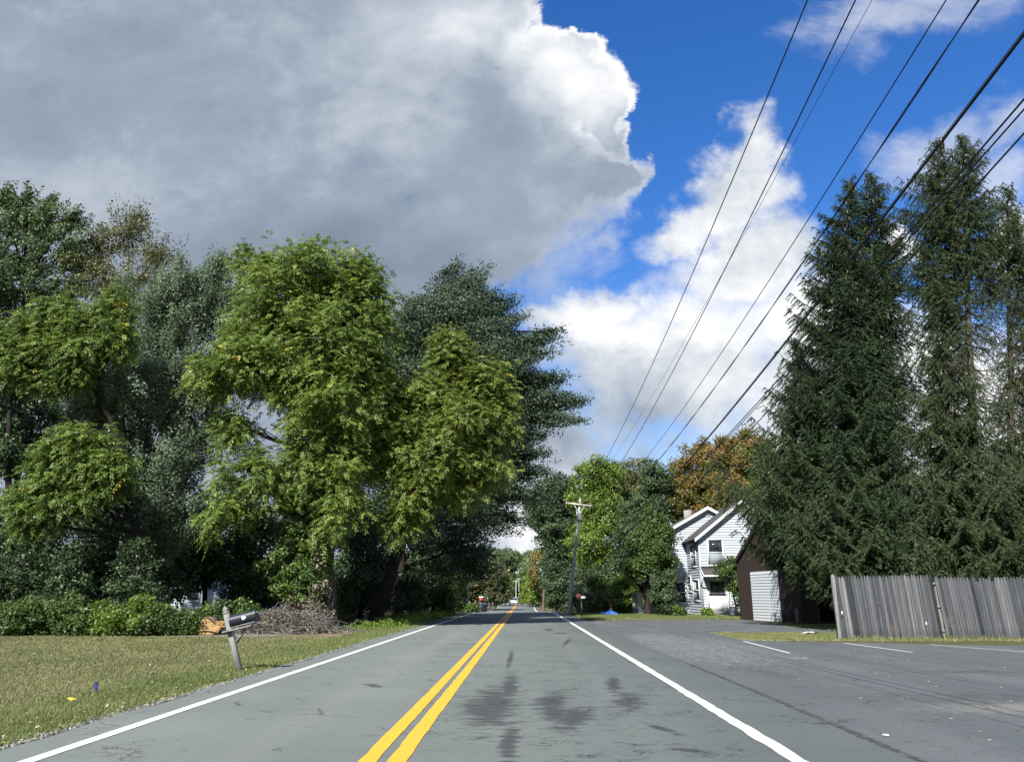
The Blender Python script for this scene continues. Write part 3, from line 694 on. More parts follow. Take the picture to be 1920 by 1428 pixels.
for a, b, c, d in ((1290, 1296, 1079, 1110), (1303, 1311, 1085, 1127), (1298, 1304, 1018, 1064)):
    p = onx(a, d, xa0); q = onx(b, c, xa0)
    window(house, (xa0-.02, 0, 0), EY, -EX, q[1]-.15, max(p[1], q[1]+.6), p[2], q[2], fw=.09)
s0, s1, z0, z1 = spanf(1266, 1286, 1089, 1131, YB)
window(house, (0, YB-.02, 0), EX, -EY, s0, s1, z0, z1)
s0, s1, z0, z1 = spanf(1317, 1330, 956, 968, YB)
g = Geo()
for k in range(6): g.box(((s0+s1)/2, YB-.04, z0+(z1-z0)*(k+.5)/6), (s1-s0, .05, (z1-z0)/6*.7))
g.box(((s0+s1)/2, YB-.03, (z0+z1)/2), (s1-s0+.06, .02, z1-z0+.06)); g.build('vent', 'trim', house)
# door under its little roof
s0, s1, z0, z1 = spanf(1327, 1364, 1081, 1151, YA); z0 = .06
g = Geo(); fw = .16
for a, b, c, e in ((s0, s1, z1-fw, z1), (s0, s0+fw, z0, z1-fw), (s1-fw, s1, z0, z1-fw)): g.box(((a+b)/2, YA-.06, (c+e)/2), (b-a, .08, e-c))
fr = g.build('door_frame', 'trim', house)
d0, d1 = s0+fw, s1-fw; zt = z1-fw; dm = z0+(zt-z0)*.52
g = Geo(); g.box(((d0+d1)/2, YA-.045, (z0+dm)/2), (d1-d0, .05, dm-z0)); g.box((d0+.06, YA-.045, (dm+zt)/2), (.12, .05, zt-dm)); g.box((d1-.06, YA-.045, (dm+zt)/2), (.12, .05, zt-dm)); g.box(((d0+d1)/2, YA-.045, zt-.06), (d1-d0-.24, .05, .12))
g.box(((d0+d1)/2, YA-.075, z0+(dm-z0)*.5), (d1-d0-.5, .02, (dm-z0)*.6))
dr = g.build('door', 'door_white', house); Geo().box(((d0+d1)/2, YA-.04, (dm+zt-.12)/2), (d1-d0-.24, .015, zt-.12-dm)).build('pane', 'glass', dr)
Geo().tube([(d1-.1, YA-.08, dm-.1), (d1-.1, YA-.14, dm-.1)], .03).build('handle', 'grey_metal', dr)
Geo().box(((s0+s1)/2, YA-.4, .0), (s1-s0+.3, .7, .14)).build('step', 'stone', house)
s0, s1, z0, z1 = spanf(1314, 1386, 1064, 1080, YA)
g = Geo(); g.prism([(YA, z1), (YA-1.05, z0+.0), (YA-1.05, z0+.07), (YA, z1+.09)], (s0, 0, 0), EY, EZ, (s1-s0, 0, 0)); aw = g.build('porch_roof', 'shingle', house)
g = Geo(); g.box(((s0+s1)/2, YA-1.07, z0+.0), (s1-s0, .04, .12))
for x in (s0-.03, s1+.03): g.prism([(YA, z1+.03), (YA-1.08, z0-.06), (YA-1.08, z0+.06), (YA, z1+.13)], (x-.02, 0, 0), EY, EZ, (.04, 0, 0)); g.beam((x, YA-.03, z0-.75), (x, YA-.9, z0-.02), .07, .07)
g.build('porch_bracket', 'trim', house)
p = P(1281, 967, 66); q = P(1297, 952, 66); cx = (p[0]+q[0])/2; cw = q[0]-p[0]
ch = Geo().box((cx, 66, q[2]-.95), (cw*.8, .55, 1.5)).build('chimney', 'stone', rb); Geo().box((cx, 66, q[2]-.13), (cw, .65, .24)).build('chimney_cap', 'brick_red', ch)
# low wing to the left, mostly behind trees
xc0 = P(1213, 1140, 63.5)[0]; g = Geo()
siding(g, (xc0, 63.5, 0), EX, -EY, [(0, -.15), (xb0-xc0, -.15), (xb0-xc0, 2.5), (0, 2.2)]); g.build('wall', 'siding', house)
g = Geo(); g.prism([(xc0-.3, 2.3), (xb0, 2.75), (xb0, 2.88), (xc0-.3, 2.42)], (0, 63.1, 0), EX, EZ, (0, 6, 0)); g.build('roof', 'shingle', house)
for px, m_, lb, hh in ((1191.5, 'weathered_board', 'upright grey weathered board standing left of a white one by the dark trunk', 1110), (1201.5, 'trim', 'upright white board between the grey board and the dark trunk', 1112)):
    a = P(px, 1153, 62.); a[2] = 0; zt = P(px, hh, 62.)[2]
    g = Geo(); g.prism([(-.19, -.1), (.19, -.1), (.19, zt-.03), (.15, zt), (-.15, zt), (-.19, zt-.03)], (a[0], 62., 0), EX, EZ, (0, .07, 0)); g.box((a[0], 62.09, .6), (.3, .04, .08)); g.box((a[0], 62.09, zt-.4), (.3, .04, .08))
    tag(g.build('upright_board', m_), lb, 'board')
a = gp(1270, 1153); g = Geo(); a = P(1270, 1153, 56.); a[2] = 0
t_ = thing('lamp_post', 'thin black lamp post standing before the lower window of the white house', 'lamp post', a); zt = P(1270, 1096, 56)[2]
Geo().tube([a, (a[0], a[1], zt)], [.045, .035], 8).build('post', 'black', t_); Geo().lathe((a[0], a[1], zt), [(.0, 0), (.07, .02), (.09, .2), (.11, .22), (.0, .32)], 8).build('lamp_head', 'black', t_)

# garage: its gabled front faces the road, the side towards us is open
GF, GN = np.array([13.15, 49.2, 0]), np.array([14.35, 41.6, 0])
gd = unit(GN-GF); gl = np.linalg.norm(GN-GF); gn = -np.cross(EZ, gd); gn = gn if gn[0] < 0 else -gn; gi = -gn
garage = thing('garage', 'dark brown board garage with a white panelled door facing the road', 'garage', GF)
ze, zp = 3.35, 5.55
g = Geo(); vboards(g, GF, gd, gn, [(0, -.15), (gl, -.15), (gl, ze), (gl/2, zp), (0, ze)], .16)
vboards(g, GN-gd*.0+gi*0.02, gi, gd, [(0, -.15), (.9, -.15), (.9, ze), (0, ze)], .16)
vboards(g, GN+gi*.92, gi, gd, [(0, 2.65), (6.1, 2.65), (6.1, ze), (0, ze)], .16)
g.build('wall', 'brown_board', garage)
g = Geo()
g.prism([(0, -.1), (gl-.1, -.1), (gl-.1, ze), (0, ze)], GF+gi*7.2, gd, EZ, gi*.1); g.prism([(0, -.1), (7.2, -.1), (7.2, ze), (0, ze)], GF, gi, EZ, gd*.1)
g.build('back_wall', 'brown_board', garage)
Geo().beam(GN+gi*7.+EZ*0, GN+gi*7.+EZ*ze, .2, .2, up=(1, 0, 0)).build('post', 'brown_board', garage)
def par(px):                                             # distance along the front wall seen at a pixel column
    r = ray(px, 1115); A = np.array([[r[0], -gd[0]], [r[1], -gd[1]]]); return np.linalg.solve(A, GF[:2])[1]
da, db = par(1411), par(1463)
g = Geo()
for i in range(17):
    h_ = 2.72/17; z = .02+i*h_; q = lambda s, zz, k: GF+gd*s+EZ*zz+gn*k
    g.add([q(da, z, .06), q(db, z, .06), q(db, z+h_-.012, .035), q(da, z+h_-.012, .035)], [[0, 1, 2, 3]]); g.add([q(da, z, .02), q(db, z, .02), q(db, z, .06), q(da, z, .06)], [[0, 1, 2, 3]])
    g.add([q(da, z+h_-.012, .035), q(db, z+h_-.012, .035), q(db, z+h_, .02), q(da, z+h_, .02)], [[0, 1, 2, 3]])
g.build('door', 'siding_garage', garage)
g = Geo(); sl = (zp-ze)/(gl/2); ov = .12
for sg in (-1, 1):
    e = (gl/2+ov)*sg; g.prism([(0, zp+.03), (e, zp-sl*abs(e)+.03), (e, zp-sl*abs(e)+.16), (0, zp+.16)], GF+gd*gl/2+gn*ov, gd, EZ, gi*(7.3+2*ov))
g.build('roof', 'shingle_pale', garage)
g = Geo()
for sg in (-1, 1):
    e = (gl/2+ov)*sg; g.prism([(0, zp-.05), (e, zp-sl*abs(e)-.05), (e, zp-sl*abs(e)+.18), (0, zp+.18)], GF+gd*gl/2+gn*(ov+.04), gd, EZ, gi*.035)
g.build('rake_trim', 'brown_board', garage)
a = P(1500, 1160, 40.5); g = Geo(); g.beam((a[0]-.15, 40.5, .0), (a[0]+.1, 41.2, .75), .16, .03, up=(0, 0, 1))
tag(g.build('plank', 'rail_wood'), 'short plank leaning by the dark open side of the brown garage', 'plank')
# white house glimpsed under the trees on the left
hx = P(330, 1130, 66)[0]
hf = thing('house', 'pale grey house glimpsed through the dark trees behind the yellow bucket', 'house', (hx, 66, 0))
gable_block(hf, hx-4, hx+9, 66, 74, 2.9, 5.2, m='house_far', walls=('front', 'right')); window(hf, (0, 65.98, 0), EX, -EY, hx+1, hx+2, .9, 2.2)

# ------------------------------------------------------------------ stockade fence
fence = thing('stockade_fence', 'tall weathered grey picket-topped stockade fence beside the parking lot', 'fence', (P(1577, 1197, 27)[0], 27, 0))
def fpanel(x0, x1, y0, y1, zb, zt, lean, split=None):
    n = int(round((x1-x0)/.104)); g = Geo()
    for i in range(n):
        if split is not None and i == split: continue
        f_ = (i+.5)/n; x = x0+(x1-x0)*f_; y = y0+(y1-y0)*f_+rng.normal()*.004+.006*math.sin(i*.35); w_ = .099+rng.normal()*.0025
        top = zt+rng.normal()*.016+(.0 if rng.random() > .07 else -rng.uniform(.03, .12)); l_ = (lean+rng.normal()*.002)*(top-zb); t = .5+rng.normal()*.16
        o = np.array([x, y, 0])
        prof_ = [(-.5, 0), (.5, 0), (.5, top-zb-.15), (.34, top-zb-.06), (.10, top-zb-.005), (-.10, top-zb-.005), (-.34, top-zb-.06), (-.5, top-zb-.15)]
        A = []
        for k_, (u_, v_) in enumerate(prof_):
            A.append([x+u_*w_+l_*v_/(top-zb), y, zb+v_])
        A = np.array(A); B = A+[0, .022, 0]; mid_ = A.copy(); k = len(A)
        g.add(B, [list(range(k))], t); g.add(np.vstack([A, B]), [[i_, (i_+1) % k, k+(i_+1) % k, k+i_] for i_ in range(k)], t)
        # rounded front: a ridge down the middle of the half-log
        r0_ = np.array([x, y-.014, zb]); r1_ = np.array([x+l_, y-.012, top-.02])
        g.add([A[0], r0_, r1_, A[5], A[6], A[7]], [[0, 1, 2, 3, 4, 5]], t); g.add([r0_, A[1], A[2], A[3], A[4], r1_], [[0, 1, 2, 3, 4, 5]], t)
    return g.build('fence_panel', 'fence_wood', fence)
fx = [P(1578, 1197, 27)[0], P(1769, 1197, 27)[0], P(1775, 1197, 26.95)[0]]
fpanel(fx[0], fx[1]-.01, 27, 26.95, .05, 2.08, -.055, split=None); fpanel(fx[2]+.03, fx[2]+3.55, 26.95, 26.9, .0, 2.02, -.075); fpanel(fx[2]+3.62, fx[2]+7.2, 26.9, 26.85, .0, 2.0, -.05)
for x, lab in ((fx[0]-.06, 1), (fx[2]-.03, 0), (fx[2]+3.58, 0)):
    Geo().prism([(-.05, -.2), (.05, -.2), (.05, 2.06 if lab else 1.8), (.0, 2.11 if lab else 1.85), (-.05, 2.06 if lab else 1.8)], (x, 27.06 if not lab else 26.98, 0), EX, EZ, (0, .1, 0)).build('post', 'post_wood', fence)
for z in (.28, 1.05, 1.80):
    Geo().box((fx[0]+3.6, 27.055, z), (7.4, .05, .075)).build('rail', 'post_wood', fence)
for px, py in ((1579, 1149), (1737, 1169), (1893, 1168)):
    a = P(px, py, 26.93); Geo().box(a, (.035, .012, .13)).build('reflector', 'sign_white', fence)

# ------------------------------------------------------------------ utility poles and lines
def pole(name, label, base, top, r0, r1, m='pole_wood', arm=None, armz=None, armdir=EX, xf=None, ins=None):
    root = thing(name, label, 'utility pole', base)
    a = np.asarray(base, float)-[0, 0, .3]; Geo().tube([a+(np.asarray(top)-a)*t for t in np.linspace(0, 1, 9)], np.linspace(r0, r1, 9), 12).build('shaft', m, root, True)
    return root
pb_, pt_ = P(1066, 1148, 66), P(1088, 934, 66); pb_[2] = gz(pb_[0], 66)
p1 = pole('utility_pole', 'leaning grey wooden utility pole on the right verge with a crossarm on top', pb_, pt_, .145, .10)
ca, cb = P(1061, 942, 65.85), P(1111, 949, 65.85)
arm = Geo().beam(ca, cb, .10, .13).build('crossarm', 'pole_wood', p1)
g = Geo(); cm = P(1086.5, 962, 65.9)
for q in (.28, .72): g.beam(ca+(cb-ca)*q, cm, .03, .05)
g.build('brace', 'pole_wood', p1)
for q in (.04, .5, .96): Geo().lathe(ca+(cb-ca)*q+[0, 0, .06], [(.02, 0), (.02, .06), (.055, .08), (.05, .16), (.0, .2)], 10).build('insulator', 'insulator', arm)
c = P(1087.5, 967, 65.75); Geo().lathe(c-[0, 0, .35], [(0, 0), (.19, .02), (.2, .05), (.2, .62), (.21, .64), (.17, .70), (0, .72)], 16).build('transformer', 'transformer', p1, True)
c = P(1082, 965, 65.8); Geo().box(c, (.12, .12, .9)).build('cutout', 'grey_metal', p1)
# the pole the lines come from, behind the camera
near = pole('utility_pole', 'nearest wooden utility pole carrying the overhead lines', (4.25, -4, 0), (4.25, -4, 10.2), .17, .13)
na = Geo().beam((3.1, -4.15, 9.42), (5.3, -4.15, 9.42), .1, .13).build('crossarm', 'pole_wood', near)
for x in (3.328, 3.848, 5.03): Geo().lathe((x, -4.15, 9.48), [(.02, 0), (.02, .04), (.05, .05), (0, .1)], 8).build('insulator', 'insulator', na)
Yn = -4.
FARP = {}
def wpts(far, nx_, nz_, sag, n=90):
    A = P(*far, 66.) if len(far) == 2 else np.array(far); B = np.array([nx_, Yn, nz_]); t = np.linspace(0, 1, n)[:, None]
    p = A+(B-A)*t; p[:, 2] -= (4*sag*t*(1-t))[:, 0]; return p
def line(pts, r, label, m='wire', cat='power line', twist=None, group=None):
    if twist:
        g = Geo(); L = np.r_[0, np.cumsum(np.linalg.norm(np.diff(pts, axis=0), axis=1))]
        s = np.linspace(0, L[-1], int(L[-1]/.3)); q = np.stack([np.interp(s, L, pts[:, i]) for i in range(3)], 1)
        for ph in (0, math.pi):
            a = s/twist*6.283+ph; g.tube(q+np.stack([np.cos(a)*r*1.1, a*0, np.sin(a)*r*1.1], 1), r, 5)
        o = g.build('power_line', m)
    else: o = Geo().tube(pts, r, 6).build('power_line', m)
    return tag(o, label, cat, group)
line(wpts((1063, 943), 3.328, 9.52, 2.212), .009, 'leftmost black overhead line against the blue sky')
line(wpts((1088, 946.5), 3.848, 9.537, 2.0), .010, 'second black overhead line from the left, crossed by a thin wire')
line(wpts((1086, 937), 4.815, 10.185, 1.239), .0045, 'thinnest overhead wire, crossing the second line from the left')
line(wpts((1109, 948.5), 5.03, 9.55, 1.838), .009, 'black overhead line just left of the twisted cable')
line(wpts((1083, 966), 4.438, 8.295, 2.46), .007, 'twisted black overhead cable above the spruce tops', twist=4.2)
pw6 = wpts((1079, 1016), 3.746, 6.564, 2.063)
o6 = line(pw6, .013, 'thickest overhead cable, bound to a thin strand with small clamps', cat='telephone cable')
Geo().tube(pw6+[0, 0, .028], .004, 5).build('strand', 'wire_silver', o6)
for s in (76.0, 78.3, 80.9, 82.6):
    i = int(s); a = pw6[i]+(pw6[i+1]-pw6[i])*(s-i) if i < 89 else pw6[-1]
    Geo().box(a+[0, 0, .015], (.03, .03, .06)).build('clamp', 'wire_silver', o6)
line(wpts((1079, 1020), 3.686, 5.931, 1.936), .008, 'upper of the two close black cables in front of the right spruce', cat='telephone cable')
line(wpts((1079, 1023), 3.698, 5.837, 1.851), .007, 'lower of the two close black cables in front of the right spruce', cat='telephone cable')
line(wpts((1078.5, 1029), 3.437, 5.513, 2.048), .007, 'lowest black cable at the right edge of the sky', cat='telephone cable')
# farther poles
b2 = P(1036, 1102, 128); b2[2] = gz(b2[0], 128); t2 = P(1039.5, 1009, 128)
p2 = pole('utility_pole', 'pale wooden utility pole with a wide crossarm, second along the right side', b2, t2, .17, .12)
c2a, c2b = P(1022, 1016.5, 127.8), P(1056, 1019, 127.8); a2 = Geo().beam(c2a, c2b, .12, .15).build('crossarm', 'pole_wood', p2)
for q in (.05, .6, .95): Geo().lathe(c2a+(c2b-c2a)*q+[0, 0, .06], [(.03, 0), (.07, .08), (.06, .2), (.0, .22)], 8).build('insulator', 'insulator', a2)
b3 = P(1018, 1110, 118); b3[2] = gz(b3[0], 118); t3 = P(1022.5, 1024, 118)
p3 = pole('utility_pole', 'reddish brown utility pole with a grey transformer, left of the pale one', b3, t3, .19, .13, 'pole_wood_brown')
c = P(1015, 1068, 117.7); Geo().lathe(c-[0, 0, .4], [(0, 0), (.26, .02), (.27, .8), (.22, .88), (0, .9)], 14).build('transformer', 'transformer', p3, True)
g = Geo(); q0, q1, q2 = P(1022, 1028, 118), P(1031, 1021, 118), P(1012, 1018, 117.5); g.tube(curve(q0, q1, 5, .1, 0), .05, 6); g.build('bracket', 'grey_metal', p3)
g = Geo(); g.tube(curve(P(1022, 1022, 118), q2, 5, .06, 0), .045, 6); g.build('lamp_arm', 'grey_metal', p3); Geo().box(q2, (.55, .3, .14)).build('lamp_head', 'sign_white', p3)
b4 = P(967.5, 1124, 190); b4[2] = gz(b4[0], 190); t4 = P(967.5, 1087, 190); p4 = pole('utility_pole', 'distant pale utility pole just left of a second thin one beyond the cars', b4, t4, .12, .09)
Geo().beam(P(962, 1089, 189.8), P(974, 1089, 189.8), .12, .14).build('crossarm', 'pole_wood', p4)
b5 = P(973, 1122, 215); b5[2] = gz(b5[0], 215); p5 = pole('utility_pole', 'farthest thin utility pole, right of the distant pale one', b5, P(973, 1083, 215), .11, .08)
Geo().beam(P(968, 1086, 214.8), P(978, 1086, 214.8), .12, .14).build('crossarm', 'pole_wood', p5)
for q, lb in ((.04, 'far run of the left crossarm wire between the two crossarmed poles'), (.5, 'far run of the middle crossarm wire between the two crossarmed poles'), (.96, 'far run of the right crossarm wire between the two crossarmed poles')):
    A = ca+(cb-ca)*q+[0, 0, .2]; B = c2a+(c2b-c2a)*q+[0, 0, .2]; t = np.linspace(0, 1, 20)[:, None]; p = A+(B-A)*t; p[:, 2] -= (4*1.0*t*(1-t))[:, 0]
    line(p, .012, lb)
A = P(1079, 1018, 66); B = P(1022, 1050, 118); t = np.linspace(0, 1, 20)[:, None]; p = A+(B-A)*t; p[:, 2] -= (4*.9*t*(1-t))[:, 0]; line(p, .02, 'far run of the thick cable between the leaning pole and the brown pole', cat='telephone cable')
A = P(967.5, 1090, 190); B = P(820, 1087, 205); line(curve(A, B, 12, -.01, 0), .02, 'thin far wire crossing high over the road to the left')

# ------------------------------------------------------------------ mailbox by the lawn
mY = 15.8; mb_, mt_ = P(449, 1259, mY), P(424.5, 1150, mY); mb_[2] = 0
mbx = thing('mailbox', 'black mailbox on a leaning weathered wooden post at the lawn edge', 'mailbox', mb_)
dz = unit(mt_-mb_); ez = dz; ex_ = unit(np.cross(EY, ez)); ex_ = unit(EX-ez*ez[0])
Geo().beam(mb_-dz*.3, mt_, .098, .098, up=(0, 1, 0)).build('post', 'post_wood', mbx)
g = Geo(); 
for r_, a_, b_ in ((.062, .0, .035), ): g.beam(mt_+dz*a_, mt_+dz*b_, .108, .108, up=(0, 1, 0))
A = mt_+dz*.035
K = [A+ex_*sx*.042+EY*sy*.042 for sx, sy in ((-1, -1), (1, -1), (1, 1), (-1, 1))]; K2 = [A+dz*.05+ex_*sx*.046+EY*sy*.046 for sx, sy in ((-1, -1), (1, -1), (1, 1), (-1, 1))]
g.add(K+K2+[A+dz*.13], [[0, 1, 5, 4], [1, 2, 6, 5], [2, 3, 7, 6], [3, 0, 4, 7]]); g.add(K2+[A+dz*.13], [[0, 1, 4], [1, 2, 4], [2, 3, 4], [3, 0, 4]]); g.build('post_cap', 'post_wood', mbx)
al, ar_ = P(418, 1185, mY-.09), P(471, 1172.5, mY-.09)
Geo().beam(al, ar_, .11, .035).build('arm', 'post_wood', mbx)
Geo().beam(P(443.5, 1203, mY-.02), P(461, 1177, mY-.02), .05, .075, up=(0, 1, 0)).build('brace', 'post_wood', mbx)
bl, br_ = P(434, 1174.5, mY-.06), P(481.5, 1162, mY-.06); dx = unit(br_-bl); L = np.linalg.norm(br_-bl); zz = unit(np.cross(dx, EY)); zz = zz if zz[2] > 0 else -zz
hw, hs = .095, .125; arc = [(hw*math.cos(a), hs+hw*.85*math.sin(a)) for a in np.linspace(0, math.pi, 9)]
pf = [(-hw, 0), (hw, 0)]+arc
g = Geo(); g.prism(pf, bl, EY, zz, dx*L); body = g.build('box', 'mailbox', mbx)
g = Geo(); pf2 = [(-hw-.006, -.004), (hw+.006, -.004)]+[((hw+.007)*math.cos(a), hs+(hw*.85+.007)*math.sin(a)) for a in np.linspace(0, math.pi, 9)]
g.prism(pf2, bl+dx*(L-.012), EY, zz, dx*.03); dd_ = g.build('door', 'mailbox', mbx); Geo().box(bl+dx*(L+.03)+zz*.15, (.02, .03, .03)).build('handle', 'grey_metal', dd_)
c = P(456.5, 1157.5, mY-.06-hw-.004); th = np.linspace(0, 2*math.pi, 15)[:-1]; rr_ = 1+.16*np.sin(th*3+1)
g = Geo(); g.prism(np.c_[np.cos(th)*.046*rr_, np.sin(th)*.034*rr_], c, dx, zz, EY*.004); g.build('sticker', 'sticker', mbx)
g = Geo(); g.box(bl+dx*L*.5-zz*.02, (L*.95, .17, .025), ax=[dx, EY, zz]); g.build('mounting_board', 'post_wood', mbx)

# ------------------------------------------------------------------ excavator bucket
bk = P(357, 1193, 29.6); bk[2] = 0
bkt = thing('excavator_bucket', 'worn yellow digging bucket lying on gravel left of the mailbox', 'excavator bucket', bk)
S = 1.06
shell = np.array([(-.02, .02), (.10, .22), (.20, .42), (.30, .56), (.44, .61), (.60, .58), (.70, .48), (.78, .34)])*S
g = Geo(); th_ = .035
def sweep(pts, y0, y1, m_, name, thick=.03):
    pts = np.asarray(pts); d = np.gradient(pts, axis=0); nn = unit(np.c_[-d[:, 1], d[:, 0]]); inn = pts-nn*thick; g = Geo(); n = len(pts)
    V = np.vstack([np.c_[p_[:, 0], np.full(n, yy), p_[:, 1]] for p_ in (pts, inn) for yy in (y0, y1)])+bk
    F = []
    for i in range(n-1): F += [[i, i+1, n+i+1, n+i], [2*n+i, 3*n+i, 3*n+i+1, 2*n+i+1], [i, 2*n+i, 2*n+i+1, i+1], [n+i, n+i+1, 3*n+i+1, 3*n+i]]
    F += [[0, n, 3*n, 2*n], [n-1, 3*n-1, 4*n-1, 2*n-1]]
    g.add(V, F); return g.build(name, m_, bkt)
sweep(shell, .08, .85, 'bucket_rust', 'shell')
side = [(.08, .03), (.24, .34), (.33, .52), (.46, .565), (.58, .53), (.68, .44), (.80, .36), (.98, .31), (1.02, .22), (.93, .08), (.70, .02)]
for y in (.02, .86): Geo().prism(np.array(side)*S, bk+[0, y, 0], EX, EZ, (0, .04, 0)).build('side_plate', 'bucket_yellow', bkt)
g = Geo(); g.tube([bk+np.array([x*S, -.01, z*S]) for x, z in ((.12, .10), (.35, .16), (.62, .17), (.88, .12))], .035, 6); g.beam(bk+np.array([.40, .0, .42])*S, bk+np.array([.62, .0, .16])*S, .03, .07); g.beam(bk+np.array([.40, .0, .42])*S, bk+np.array([.28, .0, .12])*S, .03, .07); g.build('stiffener', 'bucket_yellow', bkt)
for y in (.22, .62):
    g = Geo(); g.prism(np.array([(.66, .40), (.80, .48), (.92, .44), (1.0, .34), (.96, .24), (.8, .26)])*S, bk+[0, y, 0], EX, EZ, (0, .05, 0)); g.tube([bk+np.array([.88*S, y-.03, .38*S]), bk+np.array([.88*S, y+.08, .38*S])], .05, 10); g.build('mounting_ear', 'bucket_yellow', bkt)
for y in (.12, .30, .48, .66, .82): Geo().prism(np.array([(.02, .05), (.09, .13), (-.07, -.01)])*S, bk+[0, y-.03, 0], EX, EZ, (0, .06, 0)).build('tooth', 'bucket_rust', bkt)

# ------------------------------------------------------------------ small things near
f0 = P(183, 1300, 12.3); f0[2] = 0; ft = P(177.5, 1276, 12.3)
fl = thing('marker_flag', 'small dark blue marker flag on a thin wire in the lawn', 'flag', f0)
Geo().tube([f0-[0, 0, .05], ft], .0035, 5).build('stem', 'wire_stem', fl)
g = Geo(); V = [P(*q, Y_) for q, Y_ in (((178, 1278), 12.3), ((182.5, 1279), 12.34), ((184, 1288), 12.28), ((181.5, 1297), 12.3), ((175.5, 1288), 12.27))]
n_ = len(V); g.add(V+[v+np.array([0, .003, 0]) for v in V], [[0, 1, 2], [0, 2, 4], [2, 3, 4], [5, 7, 6], [5, 9, 7], [7, 9, 8]]); g.build('flag', 'blue_flag', fl)
def flat(name, px, py, w_, d_, m_, label, cat, rz=0., z=.03, th=.01):
    x, y = g0(px, py); g = Geo(); n = 8; V = []
    xx, yy = np.meshgrid(np.linspace(-w_/2, w_/2, 5), np.linspace(-d_/2, d_/2, 5)); zz_ = z+th*2*rng.random(xx.shape)
    ca_, sa_ = math.cos(rz), math.sin(rz); V = np.c_[(x+xx*ca_-yy*sa_).ravel(), (y+xx*sa_+yy*ca_).ravel(), zz_.ravel()]
    i, j = np.meshgrid(np.arange(4), np.arange(4), indexing='ij'); k = (i*5+j).ravel(); F = np.stack([k, k+1, k+6, k+5], 1)
    g.add(V, F); g.add(V-[0, 0, .004], F[:, ::-1]); return tag(g.build(name, m_), label, cat)
flat('paper', 1519, 1190, .42, .55, 'paper_white', 'crumpled white sheet of paper lying on the grass left of the fence', 'paper', .2, .06, .03)
flat('fallen_leaf', 134, 1315, .11, .14, 'leaf_yellow', 'large bright yellow leaf lying on bare dirt near the blue flag', 'leaf', .5, .02, .02)
flat('litter_scrap', 1661, 1382, .055, .05, 'paper_white', 'small square white scrap lying on the parking lot asphalt', 'litter', .3, .022, .008)
# ------------------------------------------------------------------ roadside things farther off
def bx(px, py, Y_): 
    a = P(px, py, Y_); a[2] = gz(a[0], Y_); return a
def bin_(px, Y_, wpx, topy, m_, label):
    a = bx(px, 1140, Y_); w_ = wpx*Y_/1493; h_ = P(px, topy, Y_)[2]-a[2]
    r = thing('wheelie_bin', label, 'bin', a); g = Geo()
    V = [[sx*w_/2*k_, sy*w_*.55*k_, z_] for z_, k_ in ((.06, .82), (h_*.88, 1)) for sx, sy in ((-1, -1), (1, -1), (1, 1), (-1, 1))]
    g.add(np.array(V)+a, [[0, 1, 5, 4], [1, 2, 6, 5], [2, 3, 7, 6], [3, 0, 4, 7], [3, 2, 1, 0]]); g.build('body', m_, r)
    g = Geo(); g.prism([(-w_*.6, h_*.88), (w_*.6, h_*.88), (w_*.55, h_*.95), (0, h_), (-w_*.5, h_*.95)], a-EX*w_*.53, EY, EZ, EX*w_*1.06); g.build('lid', m_, r)
    for s in (-1, 1): Geo().tube([a+[s*w_*.35, w_*.4, .1], a+[s*w_*.48, w_*.4, .1]], .1, 10).build('wheel', 'tyre', r)
    return r
bin_(847, 77, 9, 1136, 'bin_black', 'black wheeled bin at the foot of the left hedge, nearest of the roadside bins')
bin_(905.5, 108, 6.5, 1129, 'bin_blue', 'blue wheeled bin beside the split rail fence')
bin_(910.5, 110, 3.5, 1131, 'bin_black', 'dark wheeled bin just right of the blue bin')
a = bx(902, 1140, 122); r = thing('newspaper_box', 'red box with a white top left of the diamond sign', 'box', a)
w_ = 9*122/1493; zt = P(902, 1117, 122)[2]; zb = P(902, 1127, 122)[2]
Geo().box((a[0], 122, (zt+zb)/2-.1), (w_*.8, .6, zt-zb-.2)).build('body', 'red_paint', r); Geo().prism([(-w_*.5, 0), (w_*.5, 0), (w_*.42, .16), (-w_*.42, .16)], (a[0], 121.65, zt-.2), EX, EZ, (0, .7, 0)).build('top', 'sign_white', r)
Geo().beam(a-[0, 0, .1], (a[0], 122, zb+.1), .1, .1, up=(0, 1, 0)).build('post', 'rail_wood', r)
def sign(px, cyp, Y_, shape, wpx, m_, label, name='road_sign', plaque=None, postm='grey_metal', face=None):
    a = bx(px, 1130, Y_); c = P(px, cyp, Y_); s = wpx*Y_/1493/2
    r = thing(name, label, 'road sign', a); Geo().beam(a-[0, 0, .2], c+[0, .03, s*.8 if shape != 'diamond' else s*1.0], .05, .05, up=(0, 1, 0)).build('post', postm, r)
    pl = {'diamond': [(-s*1.0, 0), (-.06, -s*.97), (.06, -s*.97), (s*1.0, 0), (.06, s*.97), (-.06, s*.97)], 'rect': [(-s*.8, -s), (s*.8, -s), (s*.8, s), (-s*.8, s)], 'round': [(s*math.cos(t), s*math.sin(t)) for t in np.linspace(0, 6.283, 17)[:-1]]}[shape]
    f_ = Geo().prism(pl, c-[0, .02, 0], EX, EZ, (0, .012, 0)).build('panel', m_, r)
    if face: face(f_, c, s)
    if plaque: q = P(px, plaque, Y_); Geo().box(q-[0, .02, 0], (s*1.3, .012, s*.35)).build('plaque', m_, r)
    return r
def bar(f_, c, s): Geo().box(c-[0, .028, 0], (.1, .008, s*1.25)).build('marking', 'black', f_)
sign(913.5, 1115.5, 125, 'diamond', 10, 'sign_back', 'grey diamond-shaped road sign with a small plaque below, seen left of the road', plaque=1122, face=bar)
sign(945.5, 1124, 165, 'rect', 4, 'sign_back', 'small grey rectangular road sign left of the white car')
